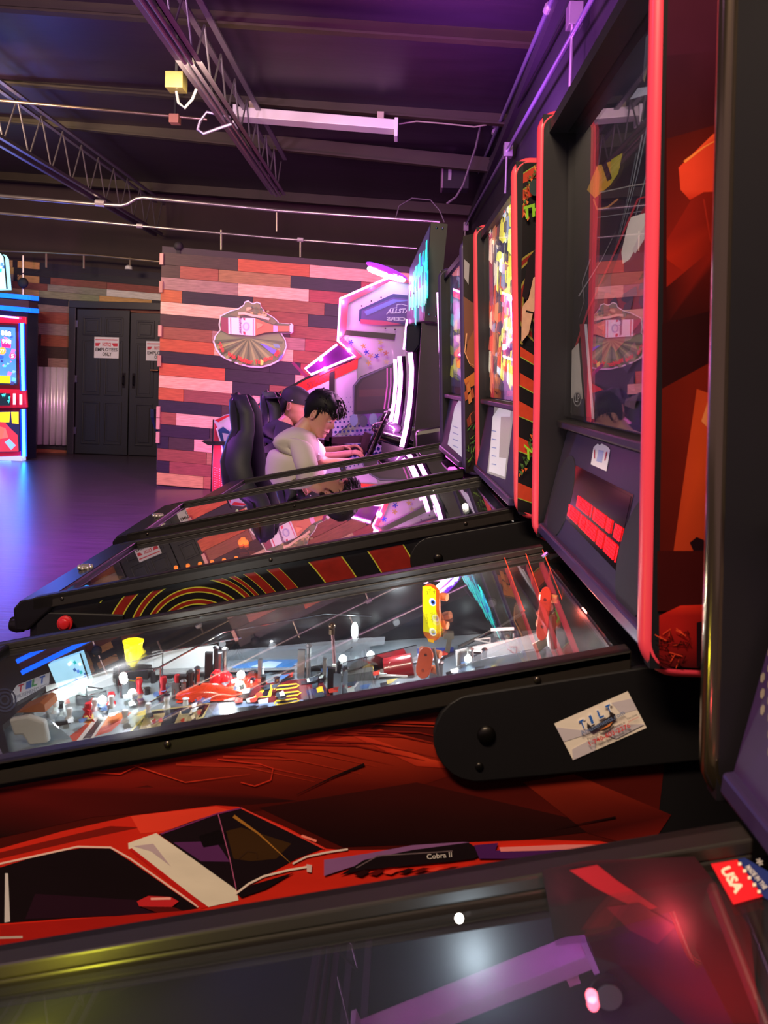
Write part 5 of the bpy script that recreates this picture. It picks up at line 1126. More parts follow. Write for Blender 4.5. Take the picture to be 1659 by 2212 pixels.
# frog-pond beer sign (cut-out tin sign)
def sign():
    Y = WY - .03; zf = .1266
    z = lambda *pts: [(450 + x * zf, 630 + y * zf) for x, y in pts]
    out = z((80, 860), (105, 760), (195, 655), (175, 560), (200, 410), (260, 380), (380, 320), (500, 290), (600, 225), (620, 170), (680, 148), (735, 190), (770, 195), (830, 170), (890, 195), (900, 250), (980, 360), (1110, 430), (1195, 510), (1200, 530), (1380, 545), (1420, 540), (1450, 570), (1450, 690), (1420, 715), (1250, 712), (1320, 830), (1340, 940), (1290, 1080), (1200, 1190), (1060, 1260), (900, 1300), (700, 1290), (500, 1240), (330, 1170), (220, 1110), (130, 1000))
    root = obj('tin_sign', G().prism([aY(x, y, Y) for x, y in out], (0, .012, 0)), mat('#e8d0dc', .4)); tag(root, 'cut-out beer sign with a bottle over a green lily pad on the plank wall', 'sign')
    a = Art((0, Y, 0), (0, -1, 0), step=.0012, base=.002)
    cx = sum(p[0] for p in out) / len(out); cy = sum(p[1] for p in out) / len(out)
    a.poly([(cx + (x - cx) * .965, cy + (y - cy) * .96) for x, y in out], '#4e5a36')
    pad = z((110, 850), (150, 730), (220, 690), (600, 750), (850, 750), (1200, 715), (1290, 830), (1310, 940), (1260, 1070), (1180, 1160), (1050, 1230), (900, 1270), (700, 1260), (500, 1210), (340, 1140), (230, 1080), (150, 980))
    a.poly(pad, '#6c8048')
    for k in range(13):
        t = math.pi * (k + .6) / 13.5; x, y = 690 + 590 * math.cos(t), 780 + 480 * math.sin(t); x2, y2 = 690 + 590 * math.cos(t + .11), 780 + 480 * math.sin(t + .11)
        a.poly(z((690, 790), (x, y), (x2, y2)), '#8c9c58' if k % 2 else '#4c5e34')
    a.poly(z((880, 880), (960, 900), (1160, 1000), (1150, 1080), (1080, 1050)), '#6a68d8'); a.poly(z((1100, 890), (1200, 900), (1230, 960), (1140, 960)), '#6a90a0'); a.poly(z((1210, 1120), (1290, 1040), (1250, 1150), (1190, 1170)), '#6a68d8')
    # mound of weed above the bottle
    a.poly(z((340, 400), (480, 330), (620, 240), (640, 190), (700, 180), (760, 220), (840, 195), (880, 240), (960, 370), (1090, 450), (1170, 520), (1120, 560), (900, 470), (700, 400), (500, 430)), '#6a6a3c')
    random.seed(6)
    for k in range(30): x = random.uniform(480, 1000); y = 300 + abs(x - 740) * .35 + random.uniform(-60, 70); a.poly(z((x, y), (x + 40, y - 14), (x + 60, y + 18), (x + 10, y + 30)), random.choice(['#a89a58', '#3c4a30', '#8a7c4a', '#c0a878', '#55602f']))
    a.line(z((510, 370), (620, 370), (760, 410), (900, 430), (1040, 470)), 5, '#e0b898')
    # bottle
    a.poly(z((215, 430), (330, 450), (800, 450), (960, 520), (1110, 570), (1190, 580), (1390, 585), (1390, 680), (1190, 680), (1100, 690), (960, 700), (800, 750), (340, 720), (215, 660)), '#b0653c')
    a.poly(z((215, 430), (340, 450), (345, 715), (215, 660)), '#7c2c3c')
    a.poly(z((340, 440), (800, 455), (800, 755), (345, 722)), '#e9dcec'); a.poly(z((372, 445), (388, 445), (392, 722), (376, 720)), '#c02840')
    a.poly(z((590, 450), (630, 452), (630, 490), (600, 480)), '#c02840'); a.poly(z((590, 680), (630, 680), (640, 735), (600, 735)), '#c02840'); a.poly(z((760, 460), (775, 460), (775, 750), (760, 745)), '#d05a78')
    a.circle(z((645, 595))[0], 60 * zf, '#a8a0c8', ry=75 * zf); a.circle(z((645, 595))[0], 36 * zf, '#d8cfe4', ry=50 * zf)
    a.text('Budweiser', z((520, 445))[0], z((530, 720))[0], z((575, 445))[0], '#5a3050', .02)
    a.poly(z((1110, 575), (1180, 585), (1190, 680), (1110, 690)), '#f0a0d8'); a.poly(z((1390, 565), (1440, 570), (1440, 690), (1390, 690)), '#f4c8f0')
    a.poly(z((820, 520), (940, 560), (900, 600), (830, 640)), '#e08a5c')
    for st, q0, q1, h in (('This', (150, 880), (240, 1040), 60), ('Web', (310, 1080), (450, 1160), 70), ("Wash", (480, 1160), (620, 1215), 80), ('for', (630, 1225), (760, 1240), 80), ('You', (790, 1240), (930, 1235), 85), ('Guy', (950, 1225), (1130, 1150), 85), ('!', (1160, 1130), (1240, 1020), 70)):
        dx, dy = q1[0] - q0[0], q1[1] - q0[1]; l = math.hypot(dx, dy); a.text(st, z(q0)[0], z(q1)[0], z((q0[0] + dy / l * h, q0[1] - dx / l * h))[0], '#d8352a', .05)
    a.poly(z((890, 1150), (910, 1160), (945, 1190), (930, 1250), (890, 1255)), '#e8d858')
    a.build('sign_print', root, art_mat(.35))
sign()

# ---------------------------------------------------------------- prize machine at far left
def prize():
    Y = 12.0
    P = lambda x, y, dy=0: aY(x, y, Y + dy)
    tl, br = P(-120, 630), P(56, 1000); rt = P(80, 650, .25)
    zt = P(40, 643).z
    root = thing('prize_machine', 'blue-lit prize game cabinet with a colourful screen at the far left', 'arcade game', ((tl.x + br.x) / 2, Y, 0))
    X0, X1 = tl.x, P(57, 800).x; XR = P(82, 800).x
    obj('cabinet', G().prism([(X0, Y + .02, 0), (X1, Y + .02, 0), (X1, Y + .36, 0), (X1 - .3, Y + 1.0, 0), (X0, Y + 1.0, 0)], (0, 0, zt - .1)), mat('#15153a', .3, coat=.3), root, world=True)
    for y0, y1 in ((637, 647), (664, 676)):
        q0, q1 = P(-120, y0 - 10), P(62, y0 + 6); obj('light_band', G().beam(q0, q1, .06, .07), mat('#1070ff', .3, emit=1.7, ecol='#0a50ff', noise=.9, nscale=9), root, world=True)
        q2 = P(80, y0 + 8, .3); obj('light_band', G().beam(q1, q2, .06, .07), mat('#1070ff', .3, emit=1.7, ecol='#0a50ff', noise=.9, nscale=9), root, world=True)
    obj('crown_panel', G().prism([P(-120, 634), P(62, 650), P(62, 676), P(-120, 662)], (0, .3, 0)), mat('#4a2c30', .4), root, world=True)
    red = mat('#d01a3a', .3, coat=.4, emit=.25, ecol='#d01a3a')
    fr = obj('front_frame', G().prism([P(-120, 676), P(56, 690), P(56, 996), P(-120, 1008)], (0, .05, 0)), mat('#7a1030', .35), root, world=True)
    for q in ([(-120, 676), (56, 684), (56, 700), (-120, 692)], [(-120, 836), (56, 842), (58, 880), (-120, 884)], [(-120, 976), (46, 974), (46, 984), (-120, 992)]): obj('red_trim', G().prism([P(*p, -.03) for p in q], (0, .05, 0)), red, root, world=True, bevel=.008)
    for q in (((47, 698), (50, 844)), ((50, 884), (52, 986))):
        obj('light_tube', G().tube([P(*q[0], -.08), P(*q[1], -.08)], .022, 10), mat('#58c8ff', .3, emit=7, ecol='#30a8ff'), root, world=True)
        obj('light_tube_housing', G().beam(P(*q[0], -.04), P(*q[1], -.04), .09, .02, (0, 1, 0)), mat('#1030d0', .3, emit=.8, ecol='#1030ff'), root, world=True)
    obj('light_tube', G().tube([P(-40, 678, -.07), P(40, 687, -.07)], .014, 8), mat('#9080ff', .3, emit=4, ecol='#8070ff'), root, world=True)
    a = Art((0, Y - .005, 0), (0, -1, 0), step=.0015, base=.004)
    a.poly([(-120, 695), (36, 703), (38, 832), (-120, 828)], '#14122a'); a.poly([(-120, 700), (33, 708), (35, 828), (-120, 824)], '#3a6ac8')
    random.seed(12)
    for k in range(110): x = random.uniform(-100, 30); y = random.uniform(712, 825); s_ = random.uniform(3, 9); a.poly([(x, y), (x + s_, y + 2), (x + s_ - 2, y + s_), (x - 2, y + s_)], random.choice(['#6a9ae8', '#8a6ad8', '#2a4a9c', '#e8e8ff', '#4ab0c8', '#2a2a6c', '#c85ab8', '#7ac8c0']))
    a.poly([(2, 732), (24, 735), (23, 752), (4, 750)], '#e0206a')
    a.text('888', (2, 724), (24, 727), (2, 713), '#f4f0f8', .03); a.text('998', (4, 742), (24, 744), (4, 732), '#ffe8f0', .04); a.circle((5, 758), 8, '#f08a3a', ry=8); a.circle((27, 769), 7, '#e0407a'); a.text('77', (0, 762), (9, 763), (0, 754), '#fff0d0'); a.text('5', (24, 773), (30, 773), (24, 765), '#fff0d0')
    a.poly([(-120, 808), (22, 812), (22, 828), (-120, 824)], '#e8c81a')
    a.poly([(-60, 846), (22, 850), (22, 876), (-60, 876)], '#101c28')
    for k in range(14): x = random.uniform(-50, 18); y = random.uniform(850, 870); a.poly([(x, y), (x + 5, y - 2), (x + 3, y + 6)], '#38d8d8')
    a.poly([(28, 850), (34, 850), (34, 874), (28, 874)], '#f09aa8'); a.poly([(42, 852), (48, 852), (48, 874), (42, 874)], '#f09aa8')
    a.poly([(-120, 886), (42, 888), (42, 976), (-120, 980)], '#1a1a3a')
    for q in ([(-60, 892), (22, 890), (20, 912), (-60, 915)], [(24, 890), (40, 890), (40, 916), (26, 914)]): a.poly(q, '#e0b020')
    a.poly([(-120, 905), (10, 912), (22, 925), (38, 940), (40, 975), (-120, 978)], '#a8283a'); a.poly([(10, 955), (20, 948), (34, 962), (24, 972)], '#6a90d8'); a.poly([(-20, 915), (12, 925), (18, 945), (-10, 950)], '#c8504a')
    a.build('screen', root, art_mat(.4, emit=1.3), label='bright game screen with number boxes')
    obj('base_step', G().prism([P(-120, 992), P(56, 984), P(56, 998), P(-120, 1012)], (0, -.12, 0)), mat('#c8d0f8', .3, emit=.5, ecol='#b0c0ff'), root, world=True)
    light('prize_light', 'AREA', P(20, 860, -.25), 16, (.03, .10, 1.0), .35, 2.0, target=P(60, 1150, -6))
    # part of a neighbouring marquee
    p = [aY(x, y, 11.6) for x, y in ((-60, 538), (2, 548), (8, 556), (14, 624), (-60, 626))]
    m_ = obj('marquee_panel', G().prism(p, (0, .15, 0)), mat('#a8d8e8', .4, emit=1.1, ecol='#90d0e8', noise=.3, nscale=5)); tag(m_, 'glowing pale blue marquee panel above the prize game', 'illuminated sign')
    a = Art((0, 11.6, 0), (0, -1, 0), step=.002, base=.003)
    for k in range(10): x = random.uniform(-20, 6); y = random.uniform(560, 618); a.poly([(x, y), (x + 6, y + 1), (x + 5, y + 8), (x - 1, y + 7)], random.choice(['#20b0b0', '#5080d8', '#f0ffff', '#3060a0']))
    a.build('marquee_print', m_, art_mat(.4, emit=1.0))
    obj('marquee_edge', G().tube([aY(x, y, 11.59) for x, y in ((-60, 536), (2, 546), (9, 556), (15, 624))], .012, 6), mat('#1a2a1c', .4), m_, world=True)
prize()
# black bin bag on a stand beside the partition
p = aY(344, 915, 11.4)
g = G().loft([[p + Vector((.14 * s_ * math.cos(t) , .14 * s_ * math.sin(t), z_)) for t in [k * math.pi / 5 for k in range(10)]] for z_, s_ in ((.22, 1), (.1, .95), (-.05, .6), (-.12, .35))])
r = thing('bin_bag', 'black bin bag peeking out behind the plank partition edge', 'bag', (p.x, p.y, 0)); obj('bag', g, mat('#101014', .2, coat=.4), r, world=True)
obj('stand', G().tube([(p.x, p.y, .0), (p.x, p.y, p.z - .1)], .03), mat('#6a5560', .4, .4), r, world=True)

# ---------------------------------------------------------------- tall graffiti cabinet with curved light strips (E)
def tallcab():
    Yn, Yf = 4.1, 4.75
    P = lambda x, y, Y: aY(x, y, Y)
    root = thing('arcade_cabinet', 'tall dark arcade cabinet with cyan graffiti marquee and curved pink light strips', 'arcade game', (.35, 4.4, 0))
    dk = mat('#2b2529', .45, noise=.15)
    prof = [(911, 697), (905, 800), (893, 960)]
    near = [P(x, y, Yn) for x, y in prof]; near += [Vector((near[-1].x - .03, Yn, 0)), Vector((.62, Yn, 0)), Vector((.62, Yn, near[0].z))]
    obj('cabinet', G().prism(near, (0, .04, 0)), dk, root, world=True)
    far = [v + Vector((-.02, Yf - Yn, 0)) for v in near]; obj('cabinet', G().prism(far, (0, .04, 0)), dk, root, world=True)
    g = G().prism([v + Vector((.06, .04, 0)) for v in near[:3]] + [near[3] + Vector((.06, .04, 0)), near[4] + Vector((0, .04, 0)), near[5] + Vector((0, .04, 0))], (0, Yf - Yn - .04, 0)); obj('screen_body', g, mat('#1b1622', .25, coat=.3), root, world=True)
    # marquee box, turned a little to the aisle
    c = [(931, 480, 4.05), (917, 692, 4.05), (879, 700, 4.55), (883, 583, 4.55)]
    c = [(931, 480), (916, 694), (876, 702), (884, 582)]
    nb = [P(931, 480, 4.05), P(916, 694, 4.05)]; X0 = nb[0].x; z0, z1 = nb[1].z, nb[0].z
    fx = P(880, 600, 5.1).x; fz = P(884, 582, 5.1).z
    v = [P(931, 480, 4.05), P(917, 693, 4.05), P(946, 696, 4.05), P(967, 484, 4.05)]
    w_ = [P(885, 580, 5.1), P(877, 700, 5.1), P(905, 703, 5.1), P(915, 590, 5.1)]
    mq = obj('marquee', G().add(v + w_, [(0, 1, 2, 3), (7, 6, 5, 4), (0, 4, 5, 1), (1, 5, 6, 2), (2, 6, 7, 3), (3, 7, 4, 0)]), mat('#2e282b', .45), root, world=True)
    for x, y in ((943, 492), (956, 493), (927, 680), (941, 682)): obj('screw', G().sph(P(x, y, 4.045), .006, n=8, m=6), CHROME, mq, world=True, smooth=True)
    n_ = (v[1] - v[0]).cross(w_[0] - v[0]).normalized()
    if n_.x > 0: n_ = -n_
    a = Art(v[0], n_, step=.0008, base=.002)
    a.poly([(885, 582), (878, 698), (914, 690), (929, 486)], '#352c4c')
    random.seed(2)
    for k in range(26):
        x = random.uniform(882, 922); t = (x - 880) / 45; y = random.uniform(600 - 95 * t, 655 - 25 * t); h = random.uniform(16, 60)
        a.poly([(x, y), (x + 3.2, y - 6), (x + 3, y + h), (x - .5, y + h * .9)], random.choice(['#28e0d0', '#18b8c8', '#4af0e0', '#4a2ab0', '#2098b0']))
    for k in range(6):
        x = 883 + k * 6.5; t = (x - 880) / 45; y0, y1 = 622 - 70 * t, 672 - 16 * t
        a.poly([(x, y0), (x + 5, y0 - 3), (x + 4.4, y0 + 10), (x + 2.6, y0 + 12), (x + 2.4, y1), (x, y1 + 1)], '#34f0d8')
        a.poly([(x + 2.4, (y0 + y1) / 2), (x + 5.2, (y0 + y1) / 2 - 4), (x + 5.4, y1 - 8 + 6 * (k % 2)), (x + 3.6, y1 - 6)], '#28d0e0')
    a.build('marquee_print', mq, art_mat(.4, emit=.85), label='cyan and violet graffiti lettering')
    # dark cowl beneath
    g = G().prism([P(878, 702, 4.5), P(912, 697, 4.5), P(908, 745, 4.5), P(896, 762, 4.5), P(876, 760, 4.5)], (0, .5, 0)); obj('cowl', g, mat('#1a1a30', .2, coat=.5), root, world=True, bevel=.01)
    # light strips
    lm = mat('#ffc8ff', .3, emit=7, ecol='#ff8cf6'); z = lambda *q: [(700 + x * .2622, 480 + y * .2622) for x, y in q]
    for Y, q, r_ in ((4.12, z((710, 1075), (722, 1200), (718, 1350), (703, 1520), (675, 1700), (640, 1850)), .013), (4.5, z((622, 1105), (632, 1250), (625, 1400), (605, 1560), (585, 1680), (570, 1760)), .013), (4.95, z((585, 1130), (592, 1300), (580, 1450), (545, 1690)), .011)):
        obj('light_strip', G().tube([P(x, y, Y - .02) for x, y in q], r_, 10), lm, root, world=True, smooth=True)
        obj('strip_housing', G().tube([P(x + 4, y, Y) for x, y in q], r_ * 1.8, 8), mat('#3a1444', .3), root, world=True, smooth=True)
    obj('light_strip', G().tube([P(x, y, Y) for x, y, Y in ((945, 632, 3.9), (951, 780, 3.9), (954, 940, 3.9), (956, 955, 3.9))], .005, 8), mat('#ffd0ff', .3, emit=4, ecol='#ff9af8'), root, world=True)
    obj('light_strip', G().tube([P(694 + 185, 690, 4.9), P(872, 755, 4.9)], .006, 8), lm, root, world=True)
    # steering pods in front
    for (x, y, s_) in ((835, 925, .07), (848, 950, .08)):
        c_ = P(x, y, 4.4); obj('control_pod', G().sph(c_, s_, (1.3, 1, .6)), mat('#2a2030', .15, coat=.8), root, world=True, smooth=True)
    obj('pod_column', G().box(c_.x - .06, c_.x + .06, c_.y - .08, c_.y + .08, 0, c_.z), BLK, root, world=True)
    light('strip_glow', 'AREA', P(858, 850, 4.3), 9, (1, .36, .85), .02, .7, target=P(600, 900, 4.4))
tallcab()

# ---------------------------------------------------------------- racing game (F)
def racer():
    Y = 5.6
    root = thing('racing_game', 'white and red two-seat racing game outlined by pink light tubes', 'arcade game', aY(700, 900, Y) * 1 - Vector((0, 0, aY(700, 900, Y).z)))
    P = lambda x, y, d=0: aY(x, y, Y + d)
    z5 = lambda *q: [(700 + x * .2622, 480 + y * .2622) for x, y in q]
    z4 = lambda *q: [(340 + x * .2773, 520 + y * .2773) for x, y in q]
    wh = mat('#cfc6d6', .35, noise=.04, coat=.2); red = mat('#c43a44', .35, coat=.3)
    body = [(767, 775), (730, 737), (737, 646), (842, 600), (930, 618), (940, 1040), (690, 1060), (690, 800)]
    P0 = [P(*q) for q in body]; P0[-3].z = 0; P0[-2].z = 0; P0 = P0[:5] + [Vector((P0[4].x, Y, 0)), Vector((P(690, 900).x, Y, 0)), P(690, 806)]
    obj('side_wall', G().prism(P0, (0, .06, 0)), wh, root, world=True)
    # slanted beam towards the rear
    beam = [(767, 770), (690, 800), (530, 888), (528, 905), (690, 860), (770, 800)]
    obj('beam', G().prism([P(x, y, -.02) for x, y in ((770, 774), (660, 820), (528, 892), (528, 960), (700, 960), (772, 900))], (0, .05, 0)), wh, root, world=True)
    a = Art((0, Y - .02, 0), (0, -1, 0), step=.0012, base=.002)
    a.poly([(772, 768), (660, 815), (528, 888), (528, 893), (660, 821), (774, 774)], '#1a1216')
    a.poly([(774, 774), (660, 821), (528, 893), (528, 904), (560, 890), (690, 834), (772, 796)], '#dd2a28')
    a.poly([(650, 850), (712, 822), (712, 900), (650, 900)], '#cfc6d6'); a.text('STARS', (664, 838), (706, 821), (662, 827), '#a02838', .03)
    a.poly([(711, 806), (723, 800), (723, 900), (711, 905)], '#231820')
    # upper canopy: red border, black band
    a.poly([(737, 646), (842, 600), (885, 606), (885, 612), (842, 608), (752, 655), (748, 715), (738, 728), (730, 737)], '#b8404c')
    a.poly(z5((180, 890), (590, 920), (580, 970), (160, 930)), '#2a2024')
    a.poly([(730, 737), (742, 730), (782, 770), (767, 778)], '#b03a4a'); a.poly([(767, 778), (782, 770), (690, 812), (690, 806)], '#a83444')
    a.poly(z5((290, 720), (570, 590), (760, 610), (760, 850), (310, 835), (285, 810)), '#3c3878')
    a.poly(z5((310, 730), (570, 620), (760, 640), (760, 830), (330, 820), (305, 800)), '#6a4a9c'); a.poly(z5((300, 800), (480, 810), (640, 840), (480, 850), (300, 835)), '#e04a80'); a.poly(z5((330, 735), (570, 635), (720, 645), (600, 660), (350, 770)), '#8088d8')
    a.line(z5((515, 760), (550, 710), (600, 705), (600, 680), (640, 675), (690, 690)), 1.6, '#e8e4f4')
    a.text('ALLSTARS', z5((515, 755))[0], z5((760, 745))[0], z5((525, 715))[0], '#eeeaf6', .04)
    a.text('RACERS', z5((760, 815))[0], z5((515, 810))[0], z5((760, 785))[0], '#eeeaf6', .04)
    for x, y in ((310, 690), (390, 650), (470, 620), (505, 875), (585, 885)): a.circle(z5((x, y))[0], 2, '#3a3040', n=8)
    random.seed(15)
    for x, y, cc in ((220, 990, '#3a3ae0'), (190, 965, '#f0b8b0'), (325, 1020, '#e8c070'), (350, 1070, '#3a30e0'), (385, 1100, '#e8a890'), (435, 1105, '#3028d8'), (465, 990, '#e8d0a0'), (510, 1080, '#e07a6a'), (370, 1160, '#e8c070'), (465, 1050, '#e8c070'), (515, 1150, '#f0d8b8')):
        c = z5((x, y))[0]
        for k in range(5): t = k * 1.257 + x; a.line([c, (c[0] + 6 * math.cos(t), c[1] + 6 * math.sin(t))], 2.6, cc)
    # polka dots growing downward
    for i in range(16):
        for j in range(14):
            x = 716 + i * 9.2 + (j % 2) * 4.6; y = 850 + j * 10.5 - i * .6; r_ = max(0, (y - 835) / 165 * 5.0 - max(0, (x - 800)) * .0)
            if r_ > .5 and x < 850 and not (765 < x < 860 and 815 < y < 905): a.circle((x, y), r_, '#28307e', n=10)
    # side window
    a.poly(z5((235, 1350), (300, 1270), (570, 1160), (570, 1570), (235, 1585)), '#15121e'); a.poly(z5((285, 1350), (320, 1300), (540, 1200), (540, 1530), (270, 1560), (268, 1400)), '#33222c')
    a.poly(z5((290, 1380), (540, 1370), (540, 1430), (285, 1440)), '#4a2c30'); a.line(z5((240, 1580), (245, 1350), (300, 1285), (560, 1170)), 3, '#6a6088')
    for x, cc in ((520, '#ff78e8'), (550, '#f090f0')): a.line(z5((x, 1200), (x, 1350), (x - 25, 1540)), 3, cc)  # pink strip reflections painted onto the window
    for k, q in enumerate(((220, 1590), (300, 1600), (380, 1585), (450, 1600), (500, 1640))): c = z5((q[0] + 25, q[1] + 40))[0]; a.circle(c, 9, ('#7a90b0', '#484c60', '#8aa0c0', '#5c6a88', '#6a9ac8')[k], ry=13)
    a.build('side_print', root, art_mat(.35, coat=.2))
    # light tubes
    lm = mat('#ffc0fa', .3, emit=9, ecol='#ff80f0')
    obj('light_tube', G().tube([P(x, y, -.05) for x, y in ((841, 599), (735, 645), (730, 736), (767, 769), (672, 809), (659, 797), (728, 744))], .008, 8), lm, root, world=True)
    # small tinted fin window
    fin = obj('tinted_fin', G().prism([P(x, y, -.03) for x, y in ((659, 797), (728, 744), (764, 769), (673, 808))], (0, .02, 0)), mat('#3a1444', .12, coat=.6), root, world=True)
    obj('fin_strut', G().beam(P(632, 783), P(664, 816), .02, .02), mat('#8a2a5a', .4), root, world=True)
    # logo disc of light on top
    c = P(835, 585, -.1)
    obj('top_emblem', G().sph(c, .16, (1.0, .9, .18), rot=(R(10), R(20), 0)), mat('#9a30e0', .3, emit=1.2, ecol='#9030f0'), root, world=True, smooth=True)
    a2 = [c + Vector((.125 * math.cos(t), -.02 + .1 * math.sin(t), -.028 - .1 * .3 * math.cos(t) * 1.2)) for t in [k * math.pi / 12 for k in range(24)]]
    obj('emblem_ring', G().tube(a2, .014, 8, True), mat('#e8ffff', .3, emit=7, ecol='#d0f8ff'), root, world=True, smooth=True)
    # low rear corner piece
    rear = [(462, 905), (486, 895), (545, 890), (545, 1062), (455, 1062)]
    g = G().prism([P(x, y, -.9) for x, y in ((462, 908), (486, 896), (540, 896), (540, 960), (540, 1030), (500, 1062), (455, 1062))], (0, .5, 0)); obj('rear_base', g, wh, root, world=True)
    b = Art((0, Y - .9, 0), (0, -1, 0), step=.001, base=.001)
    b.poly([(458, 1062), (463, 912), (468, 920), (478, 965), (482, 1010), (503, 1030), (503, 1062)], '#d04050'); b.poly([(464, 908), (486, 898), (500, 896), (472, 912)], '#d02a34')
    b.poly([(470, 930), (482, 922), (500, 935), (498, 990), (502, 1012), (490, 1002), (480, 970)], '#2c4a80'); b.poly([(480, 935), (498, 938), (500, 985), (490, 980)], '#c8c0d8'); b.line([(468, 925), (479, 965), (483, 1002), (503, 1020)], 3, '#f0e8f0')
    for i in range(8):
        for j in range(10): b.circle((464 + i * 5, 1010 + j * 5 + i * 1.5), 1, '#f0c0c8', n=6)
    b.line([(461, 906), (456, 1062)], 3, '#1a1620'); b.build('rear_print', root, art_mat(.35))
    g = G().prism([P(x, y, -.95) for x, y in ((434, 953), (575, 957), (572, 964), (450, 962))], (0, .5, 0)); obj('step_tray', g, BLK, root, world=True)
    obj('light_strip', G().tube([P(500, 972, -1.0), P(517, 1028, -1.0)], .008, 8), lm, root, world=True)
    # seat rails / platform
    pm = mat('#3a1a34', .35, .3)
    for q in (((676, 953), (712, 960)), ((712, 952), (800, 947)), ((712, 965), (790, 972))): obj('frame_bar', G().beam(P(*q[0], -.5), P(*q[1], -.5), .05, .05), pm, root, world=True)
    obj('frame_post', G().beam(P(710, 925, -.5), P(708, 985, -.5), .05, .05, (0, 1, 0)), pm, root, world=True); obj('frame_post', G().beam(P(795, 935, -.6), P(780, 985, -.6), .05, .06, (0, 1, 0)), pm, root, world=True)
    x0, x1 = P(540, 1000).x, P(880, 1000).x; obj('platform', G().box(x0, x1, Y - 1.75, Y, 0.0, .14), mat('#241c2c', .4), root, world=True, bevel=.01)
    # steering wheel and dash in front of the man
    for k, dd in enumerate((-1.35, -.65)):
        c = P(822, 938, dd); c = aY(818 - k * 4, 940 - k * 8, Y + dd)
        ring = [c + Vector((.06 * math.cos(t), .15 * math.sin(t), .14 * math.cos(t))) for t in [i * math.pi / 12 for i in range(24)]]
        obj('steering_wheel', G().tube(ring, .014, 8, True).tube([c, c + Vector((.22, 0, -.06))], .03, 10).tube([ring[0], ring[12]], .012, 6).tube([ring[6], ring[18]], .012, 6), mat('#1a141c', .25, coat=.5), root, world=True, smooth=True)
        obj('dashboard', G().prism([c + Vector((.2, -.28, .05)), c + Vector((.45, -.28, .1)), c + Vector((.5, -.28, -.75)), c + Vector((.25, -.28, -.75))], (0, .56, 0)), mat('#2c2430', .3, coat=.3), root, world=True, bevel=.02)
    for x, y, pw in ((800, 615, .9), (736, 650, 1.2), (731, 720, 1.2), (752, 755, 1), (700, 797, 1.5), (690, 775, 1.5)):
        light('tube_glow', 'POINT', P(x, y, -.07), pw, (1, .20, .78), radius=.02)
    light('tube_glow', 'AREA', P(745, 690, .35), 50, (1, .20, .78), .03, 1.0, target=P(640, 860, 4.0), spread=110)  # unseen area lamp added behind the side wall, turns the planks pink
    light('tube_glow', 'POINT', P(510, 1000, -1.03), 3, (1, .3, .9), radius=.02)
    light('tube_glow', 'POINT', P(500, 1000, .3), 8, (1, .3, .9), radius=.03)
racer()

# ---------------------------------------------------------------- racing seats
def seat(px, py, Y, lab, s_=1.0):
    top = aY(px, py, Y); root = thing('racing_chair', lab, 'seat', (top.x + .1, Y, 0))
    # centreline of the backrest in x,z relative to the top, with half widths (front-back t, side w)
    sh = mat('#1b1a20', .35, noise=.15, coat=.15); fb = mat('#242530', .55, noise=.2)
    C = [(-.005, .012, .006, .02), (-.005, 0, .022, .06), (.0, -.03, .045, .105), (.02, -.10, .065, .125), (.03, -.19, .06, .13), (.005, -.26, .06, .17), (-.005, -.36, .075, .225), (.02, -.48, .085, .24), (.06, -.60, .08, .235), (.11, -.72, .085, .22), (.17, -.82, .09, .2)]
    rings = []
    for dx, dz, t, w_ in C:
        rings.append([top + Vector((dx * s_ + t * s_ * math.sin(q) * (1 - .35 * (math.sin(q) > 0) * abs(math.sin(q))), w_ * s_ * math.cos(q), dz * s_)) for q in [k * math.pi / 8 for k in range(16)]])
    o = obj('backrest', G().loft(rings), sh, root, world=True, smooth=True)
    for sy in (-1, 1):
        rr = []
        for dx, dz, t, w_ in C[1:]:
            c = top + Vector((dx * s_ + t * s_ * .75, sy * (w_ - .015) * s_, dz * s_)); k_ = .035 if dz > -.25 else .055
            rr.append([c + Vector((k_ * s_ * math.sin(q) * 1.3, k_ * .6 * s_ * math.cos(q), 0)) for q in [k * math.pi / 5 for k in range(10)]])
        obj('side_bolster', G().loft(rr), fb, root, world=True, smooth=True)
    b = top + Vector((.17 * s_, 0, -.82 * s_))
    rr = []
    for dx, dz, w_ in ((0, -.02, .22), (.12, -.01, .25), (.3, .0, .25), (.45, .02, .24), (.5, .0, .22)): rr.append([b + Vector((dx * s_, w_ * s_ * math.cos(q), (dz + .07 * math.sin(q)) * s_)) for q in [k * math.pi / 8 for k in range(16)]])
    obj('seat', G().loft(rr), sh, root, world=True, smooth=True)
    obj('seat_base', G().box(b.x + .05, b.x + .42, Y - .15, Y + .15, .14, b.z - .04), BLK, root, world=True, bevel=.02)
    return root
seat(515, 852, 4.25, 'black high-backed racing seat behind the man in the white shirt')
seat(578, 846, 4.95, 'black racing seat behind the man in the dark cap, partly hidden')

